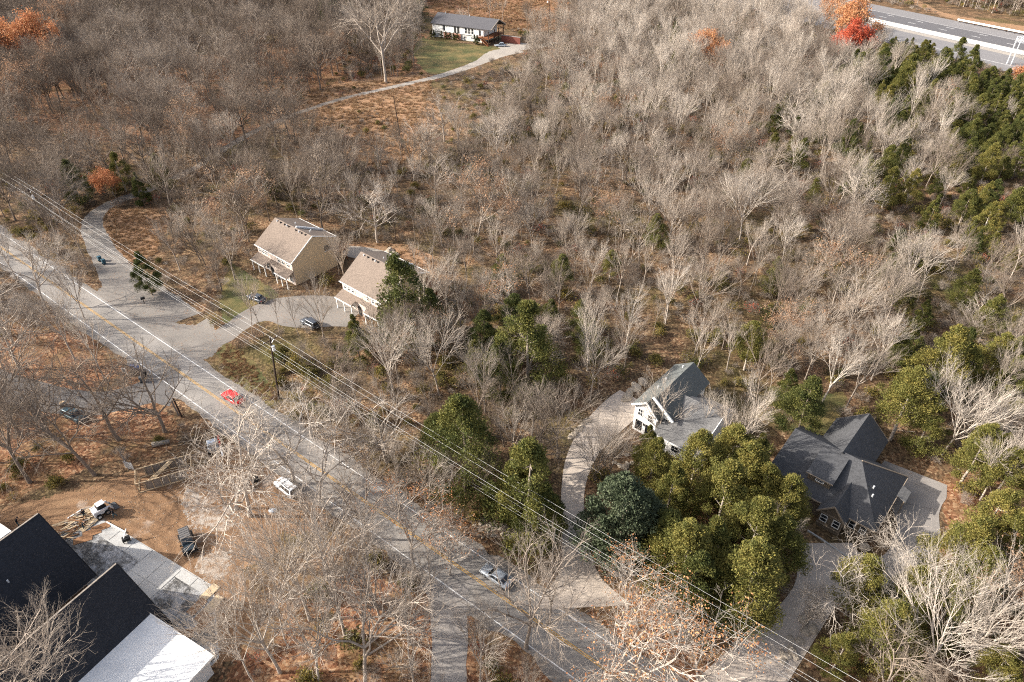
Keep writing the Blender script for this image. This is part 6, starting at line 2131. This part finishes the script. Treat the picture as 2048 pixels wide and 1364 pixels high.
# ------------------------------------------------------------------ trees: single objects near and stuff far away
LAND = [('red coupe', 470, 795), ('saltbox house', 590, 515), ('second tan house', 752, 580), ('ranch house', 930, 60), ('white gabled house', 1330, 810), ('taupe house', 1680, 950), ('black roofs', 150, 1200), ('boxy off-roader', 378, 1090),
        ('sign gantry', 2030, 90), ('utility pole', 549, 740), ('white wagon', 575, 972), ('silver saloon', 990, 1155), ('golden trees', 1680, 50), ('orange-red trees', 60, 70), ('teal bins', 205, 525), ('paver terrace', 370, 1190),
        ('curved drive', 1146, 1030), ('long drive', 1540, 1300), ('roadside orange tree', 835, 1050), ('rusty-topped tree', 955, 380), ('street light', 1097, 40), ('lone green cedar', 1305, 460), ('narrow lane', 898, 1280),
        ('curving driveway', 130, 800), ('parking pad', 1826, 970), ('fan-shaped tree', 1850, 1260), ('twin cedars', 1050, 690), ('pale orange tree', 1398, 100), ('huge pale tree', 770, 70), ('dry field', 760, 250), ('dirt lot', 350, 1010), ('timber crib', 340, 945)]
seq = {}


def tree_label(t, noun):
    px, py, z_ = Q((t['x'], t['y'], t['s'] * t['var']['h'] * 0.6))
    order = sorted(LAND, key=lambda l: (l[1] - px) ** 2 + (l[2] - py) ** 2)
    n0, x0, y0 = order[0]
    ang = math.atan2(py - y0, px - x0)
    best = max((l for l in order[1:14]), key=lambda l: math.cos(math.atan2(l[2] - y0, l[1] - x0) - ang))
    return n0, best[0], math.hypot(px - x0, py - y0)


def tone(t):
    if t['kind'] == 'cedar_tree':
        return 'dark green' if t['tint'] < 0.3 else ('olive green' if t['tint'] < 0.6 else 'yellow-olive')
    return 'dark brown-grey' if t['tint'] < 0.3 else ('grey' if t['tint'] < 0.55 else ('pale grey' if t['tint'] < 0.78 else 'whitish'))


for t in TREES:
    t['px'], t['py'], t['zc'] = Q((t['x'], t['y'], t['s'] * t['var']['h'] * 0.5))
    t['vis'] = -40 < t['px'] < 2088 and -40 < t['py'] < 1450
    t['size'] = t['s'] * t['var']['h'] / t['zc'] * (1 if t['vis'] else 0.0)
NOUN = {'bare_tree': 'bare tree', 'cedar_tree': 'cedar', 'tan_leaved_tree': 'tan-leaved tree', 'orange_tree': 'orange-leaved tree', 'red_tree': 'red tree', 'pine_tree': 'pine', 'columnar_evergreen': 'clipped evergreen column'}
GROUP = {'bare_tree': 'bare winter trees', 'cedar_tree': 'cedars in the woods', 'tan_leaved_tree': 'trees keeping tan leaves', 'orange_tree': 'orange autumn trees', 'columnar_evergreen': 'evergreen columns along the ranch house front'}
LIMIT = {'bare_tree': 292, 'cedar_tree': 285, 'tan_leaved_tree': 120}
single, rest = [], []
for kind in NOUN:
    ts = sorted((t for t in TREES if t['kind'] == kind), key=lambda t: (-(t['label'] is not None), -t['size']))
    lim = LIMIT.get(kind, 999)
    for i, t in enumerate(ts):
        (single if i < lim and t['vis'] else rest).append(t)
auto = {}
for t in single:
    if t['label'] is None and t['kind'] != 'columnar_evergreen':
        h = t['s'] * t['var']['h']
        n0, n1_, d = tree_label(t, NOUN[t['kind']])
        auto.setdefault((t['kind'], n0, n1_), []).append((d, t))
for (kind, n0, n1_), lst in auto.items():
    lst.sort(key=lambda q: q[0])
    for i, (d, t) in enumerate(lst):
        t['label'] = f"{tone(t)} {NOUN[kind]}, {nth(i + 1)} one from the {n0} towards the {n1_}"
ci = 0
for t in single:
    if t['kind'] == 'columnar_evergreen':
        t['label'] = ['first', 'second', 'third', 'fourth', 'fifth', 'sixth', 'seventh', 'eighth', 'last'][ci] + ' clipped evergreen column along the ranch house front, counted from the far end'
        ci += 1
    r = thing(t['kind'], (t['x'], t['y'], 0), t['rot'], t['label'], NOUN[t['kind']].split(' ')[0] + ' tree' if t['kind'] in ('bare_tree',) else {'cedar_tree': 'cedar', 'tan_leaved_tree': 'oak tree', 'orange_tree': 'autumn tree', 'red_tree': 'autumn tree', 'pine_tree': 'pine', 'columnar_evergreen': 'evergreen'}[t['kind']], GROUP.get(t['kind']))
    r.scale = (t['s'],) * 3
    par = {}
    for part in ('trunk', 'crown', 'leaves'):
        if part in t['var']:
            o = bpy.data.objects.new(part, t['var'][part])
            COL.objects.link(o)
            o.parent = par.get('crown', r) if part == 'leaves' else r
            o['tint'] = t['tint']
            par[part] = o


def joined(name, meshes):
    """one mesh out of several quad meshes, each keeping its material"""
    V, F_, mi, cl, mats, k = [], [], [], [], [], 0
    for m in meshes:
        n = len(m.vertices)
        v = np.empty(n * 3, dtype=np.float32)
        m.vertices.foreach_get('co', v)
        f_ = np.empty(len(m.loops), dtype=np.int32)
        m.loops.foreach_get('vertex_index', f_)
        V.append(v.reshape(-1, 3))
        F_.append(f_.reshape(-1, 4) + k)
        k += n
        if m.materials[0] not in mats:
            mats.append(m.materials[0])
        mi.append(np.full(len(m.polygons), mats.index(m.materials[0]), dtype=np.int32))
        c = np.full(len(m.polygons), 0.5, dtype=np.float32)
        if 'clump' in m.attributes:
            m.attributes['clump'].data.foreach_get('value', c)
        cl.append(c)
    me = quads_mesh(name, np.concatenate(V), np.concatenate(F_), mats[0], np.concatenate(cl))
    for x in mats[1:]:
        me.materials.append(x)
    me.polygons.foreach_set('material_index', np.concatenate(mi))
    return me


def scatter(name, variants, items, label):
    """uncounted plants as one object: a point per plant, each showing one of the variant meshes"""
    coll = bpy.data.collections.new(name + '_shapes')
    for i, m in enumerate(variants):
        coll.objects.link(bpy.data.objects.new(f'{name}_shape_{i:03d}', m))
    me = bpy.data.meshes.new(name)
    me.from_pydata([(q[0], q[1], q[2]) for q in items], [], [])
    for nm, ty, k in (('spin', 'FLOAT', 3), ('size', 'FLOAT', 4), ('tint', 'FLOAT', 5), ('shape', 'INT', 6)):
        me.attributes.new(nm, ty, 'POINT').data.foreach_set('value', [q[k] for q in items])
    o = bpy.data.objects.new(name, me)
    COL.objects.link(o)
    ng = bpy.data.node_groups.new(name + '_scatter', 'GeometryNodeTree')
    ng.interface.new_socket('Geometry', in_out='INPUT', socket_type='NodeSocketGeometry')
    ng.interface.new_socket('Geometry', in_out='OUTPUT', socket_type='NodeSocketGeometry')
    gi, go = ng.nodes.new('NodeGroupInput'), ng.nodes.new('NodeGroupOutput')
    inst = ng.nodes.new('GeometryNodeInstanceOnPoints')
    ci_ = ng.nodes.new('GeometryNodeCollectionInfo')
    ci_.inputs['Collection'].default_value = coll
    ci_.inputs['Separate Children'].default_value = True
    ci_.inputs['Reset Children'].default_value = True

    def attr(nm, ty):
        n = ng.nodes.new('GeometryNodeInputNamedAttribute')
        n.data_type = ty
        n.inputs['Name'].default_value = nm
        return n.outputs[0]
    cx = ng.nodes.new('ShaderNodeCombineXYZ')
    ng.links.new(attr('spin', 'FLOAT'), cx.inputs[2])
    ng.links.new(gi.outputs[0], inst.inputs['Points'])
    ng.links.new(ci_.outputs[0], inst.inputs['Instance'])
    inst.inputs['Pick Instance'].default_value = True
    ng.links.new(attr('shape', 'INT'), inst.inputs['Instance Index'])
    ng.links.new(cx.outputs[0], inst.inputs['Rotation'])
    ng.links.new(attr('size', 'FLOAT'), inst.inputs['Scale'])
    ng.links.new(inst.outputs[0], go.inputs[0])
    md = o.modifiers.new('scatter', 'NODES')
    md.node_group = ng
    o['kind'] = 'stuff'
    o['label'] = label
    return o


for kind, nm, lb in (('bare_tree', 'bare_woods', 'mass of grey bare trees filling the distant woods'), ('cedar_tree', 'cedar_woods', 'mass of distant dark green cedars towards the highway'), ('tan_leaved_tree', 'tan_leaved_woods', 'scattered distant trees keeping their tan leaves')):
    ts = [t for t in rest if t['kind'] == kind]
    if not ts:
        continue
    vs2 = []
    for t in ts:
        if not any(t['var'] is q for q in vs2):
            vs2.append(t['var'])
    ms = [joined(f'{nm}_{i}', [q[p_] for p_ in ('trunk', 'crown', 'leaves') if p_ in q]) for i, q in enumerate(vs2)]
    idx = {id(q): i for i, q in enumerate(vs2)}
    scatter(nm, ms, [(t['x'], t['y'], 0.0, t['rot'], t['s'], t['tint'], idx[id(t['var'])]) for t in ts], lb)

# ------------------------------------------------------------------ undergrowth
SH = []
for sd, mat, nl, lf in ((1, None, 0, 0), (2, None, 0, 0), (3, 'tan_leaf', 90, 0.12), (4, 'olive', 520, 0.15), (5, 'olive', 900, 0.16), (6, 'olive', 320, 0.14), (7, 'red', 130, 0.12), (8, 'cedar', 900, 0.13)):
    tw, lv_ = shrub(900 + sd, mat, 2.4, nl, lf)
    SH.append(joined(f'shrub_{sd}', [tw] + ([lv_] if lv_ else [])))
OLIVE = [(520, 190, 90, 50, 0.7), (430, 680, 60, 40, 0.3), (560, 760, 110, 60, 0.75), (330, 590, 60, 60, 0.5), (800, 800, 220, 130, 0.5), (960, 640, 160, 90, 0.45), (1300, 720, 230, 60, 0.85), (1100, 1000, 60, 130, 0.5), (1010, 1030, 90, 60, 0.6), (80, 980, 130, 60, 0.85),
         (290, 880, 70, 50, 0.6), (40, 430, 70, 60, 0.7), (1150, 260, 200, 120, 0.3), (980, 280, 120, 60, 0.35), (1450, 300, 200, 150, 0.2), (1620, 560, 260, 140, 0.25), (1850, 560, 200, 150, 0.35), (1560, 760, 120, 60, 0.5), (420, 290, 80, 30, 0.5), (700, 520, 60, 40, 0.3), (1980, 100, 60, 20, 0.3)]
items = []
RU = random.Random(77)
cell = 2.9
for j in range(int(450 / cell)):
    y = 24 + j * cell
    zc = y * C_ + CAM_H * S_
    half = 0.77 * zc + 8
    for i in range(int(2 * half / cell)):
        x = -half + (i + RU.random()) * cell
        yy = y + RU.random() * cell
        px, py, z_ = Q((x, yy, 0))
        if blocked(px, py) or on_way(x, yy, 0.5) or in_house(x, yy, 0.6):
            continue
        dn = vnoise(31, x, yy, 12) * 0.6 + vnoise(33, x, yy, 4) * 0.4
        field = inpoly(px, py, [(560, 200), (900, 130), (960, 250), (880, 330), (740, 340), (600, 300)])
        open_ = (px < 680 and py < 330) or (px < 330 and 680 < py < 900)
        if RU.random() > (0.30 if open_ else 0.72) * (0.35 + 1.3 * dn) * (0.55 if field else 1):
            continue
        op = 0.10 if px < 640 else 0.20
        for cx, cy, rx, ry, k in OLIVE:
            d = ((px - cx) / rx) ** 2 + ((py - cy) / ry) ** 2
            if d < 1.4:
                op = max(op, k * min(1.0, 1.5 - d))
        u = RU.random()
        if u < op:
            sh, tint = RU.choice((3, 4, 4, 5)), max(0, min(1, RU.gauss(0.42, 0.22)))
        elif u < op + 0.03:
            sh, tint = 7, 0.3
        elif u < op + 0.06:
            sh, tint = 6, 0.4
        else:
            sh, tint = RU.choice((0, 0, 1, 1, 2)), max(0, min(1, RU.gauss(0.30 if px < 700 and py < 480 else 0.48, 0.15)))
        h = RU.uniform(0.45, 1.25) * (0.6 if open_ or field else 1.0) * (1.15 if zc > 200 else 1.0)
        qx, qy, _ = Q((x, yy, 2.2 * h))
        if any(inpoly(qx, qy, pp) for pp in PROTECT[:7]) and RU.random() < 0.8:
            continue
        items.append((x, yy, -0.03, RU.uniform(0, 6.28), h, tint, sh))
scatter('undergrowth', SH, items, 'brown twiggy undergrowth with olive and yellow leaved bushes under the trees')


def tuft(seed):
    r = np.random.default_rng(seed)
    n = 46
    c = r.normal(0, 0.22, (n, 2))
    a = r.normal(0, 0.20, (n, 2))
    h = r.uniform(0.18, 0.5, n)
    w_ = r.normal(0, 1, (n, 2))
    w_ = w_ / np.linalg.norm(w_, axis=1)[:, None] * 0.03
    v = np.zeros((n, 4, 3))
    v[:, 0, :2] = c - w_
    v[:, 1, :2] = c + w_
    v[:, 2, :2] = c + a + w_ * 0.3
    v[:, 3, :2] = c + a - w_ * 0.3
    v[:, 2, 2] = v[:, 3, 2] = h
    return quads_mesh('tuft', v.reshape(-1, 3), np.arange(4 * n).reshape(-1, 4), M['straw'], r.uniform(0, 1, n))


GRASS = [([(560, 200), (640, 175), (860, 150), (870, 200), (880, 250), (800, 330), (700, 330), (600, 290)], 3600, 0.5, 1.2), ([(215, 418), (332, 416), (345, 450), (318, 500), (262, 560), (215, 520), (205, 450)], 1500, 0.5, 0.7),
         ([(690, 485), (830, 490), (905, 560), (860, 590), (790, 530), (700, 500)], 900, 0.5, 0.7), ([(430, 690), (475, 690), (560, 800), (520, 802), (462, 764)], 700, 0.2, 0.6), ([(1030, -5), (1110, -5), (1110, 70), (1060, 70), (860, 20), (860, 0)], 1500, 0.35, 1.6),
         ([(600, 830), (800, 970), (960, 1060), (940, 1090), (760, 960), (590, 850)], 1200, 0.45, 0.8)]
gi_ = []
for poly, n, tint, sz in GRASS:
    xs, ys = [q[0] for q in poly], [q[1] for q in poly]
    k = 0
    while k < n:
        x, y = RU.uniform(min(xs), max(xs)), RU.uniform(min(ys), max(ys))
        k += 1
        if inpoly(x, y, poly):
            p = P(x, y)
            if not on_way(p.x, p.y, 0.2) and not in_house(p.x, p.y, 0.3):
                gi_.append((p.x, p.y, 0.0, RU.uniform(0, 6.28), sz * RU.uniform(0.7, 1.5), max(0, min(1, RU.gauss(tint, 0.15))), RU.randrange(3)))
scatter('dry_grass', [tuft(i) for i in range(3)], gi_, 'pale dry grass tufts on the fields and verges')
rub = []
k = 0
LOT = [(150, 1000), (330, 930), (450, 900), (540, 960), (600, 1010), (540, 1090), (480, 1140), (420, 1160), (300, 1080), (220, 1010)]
while k < 900:
    x, y = RU.uniform(150, 600), RU.uniform(900, 1160)
    if inpoly(x, y, LOT):
        k += 1
        p = P(x, y)
        rub.append((p.x, p.y, 0.0, RU.uniform(0, 6.28), RU.choice((0.025, 0.035, 0.05, 0.05, 0.08)), 0.5, RU.randrange(5)))
scatter('rubble', SM, rub, 'small stones and clods scattered over the dirt lot')
print('TREES', len(TREES), 'single', len(single), 'rest', len(rest), 'shrubs', len(items))
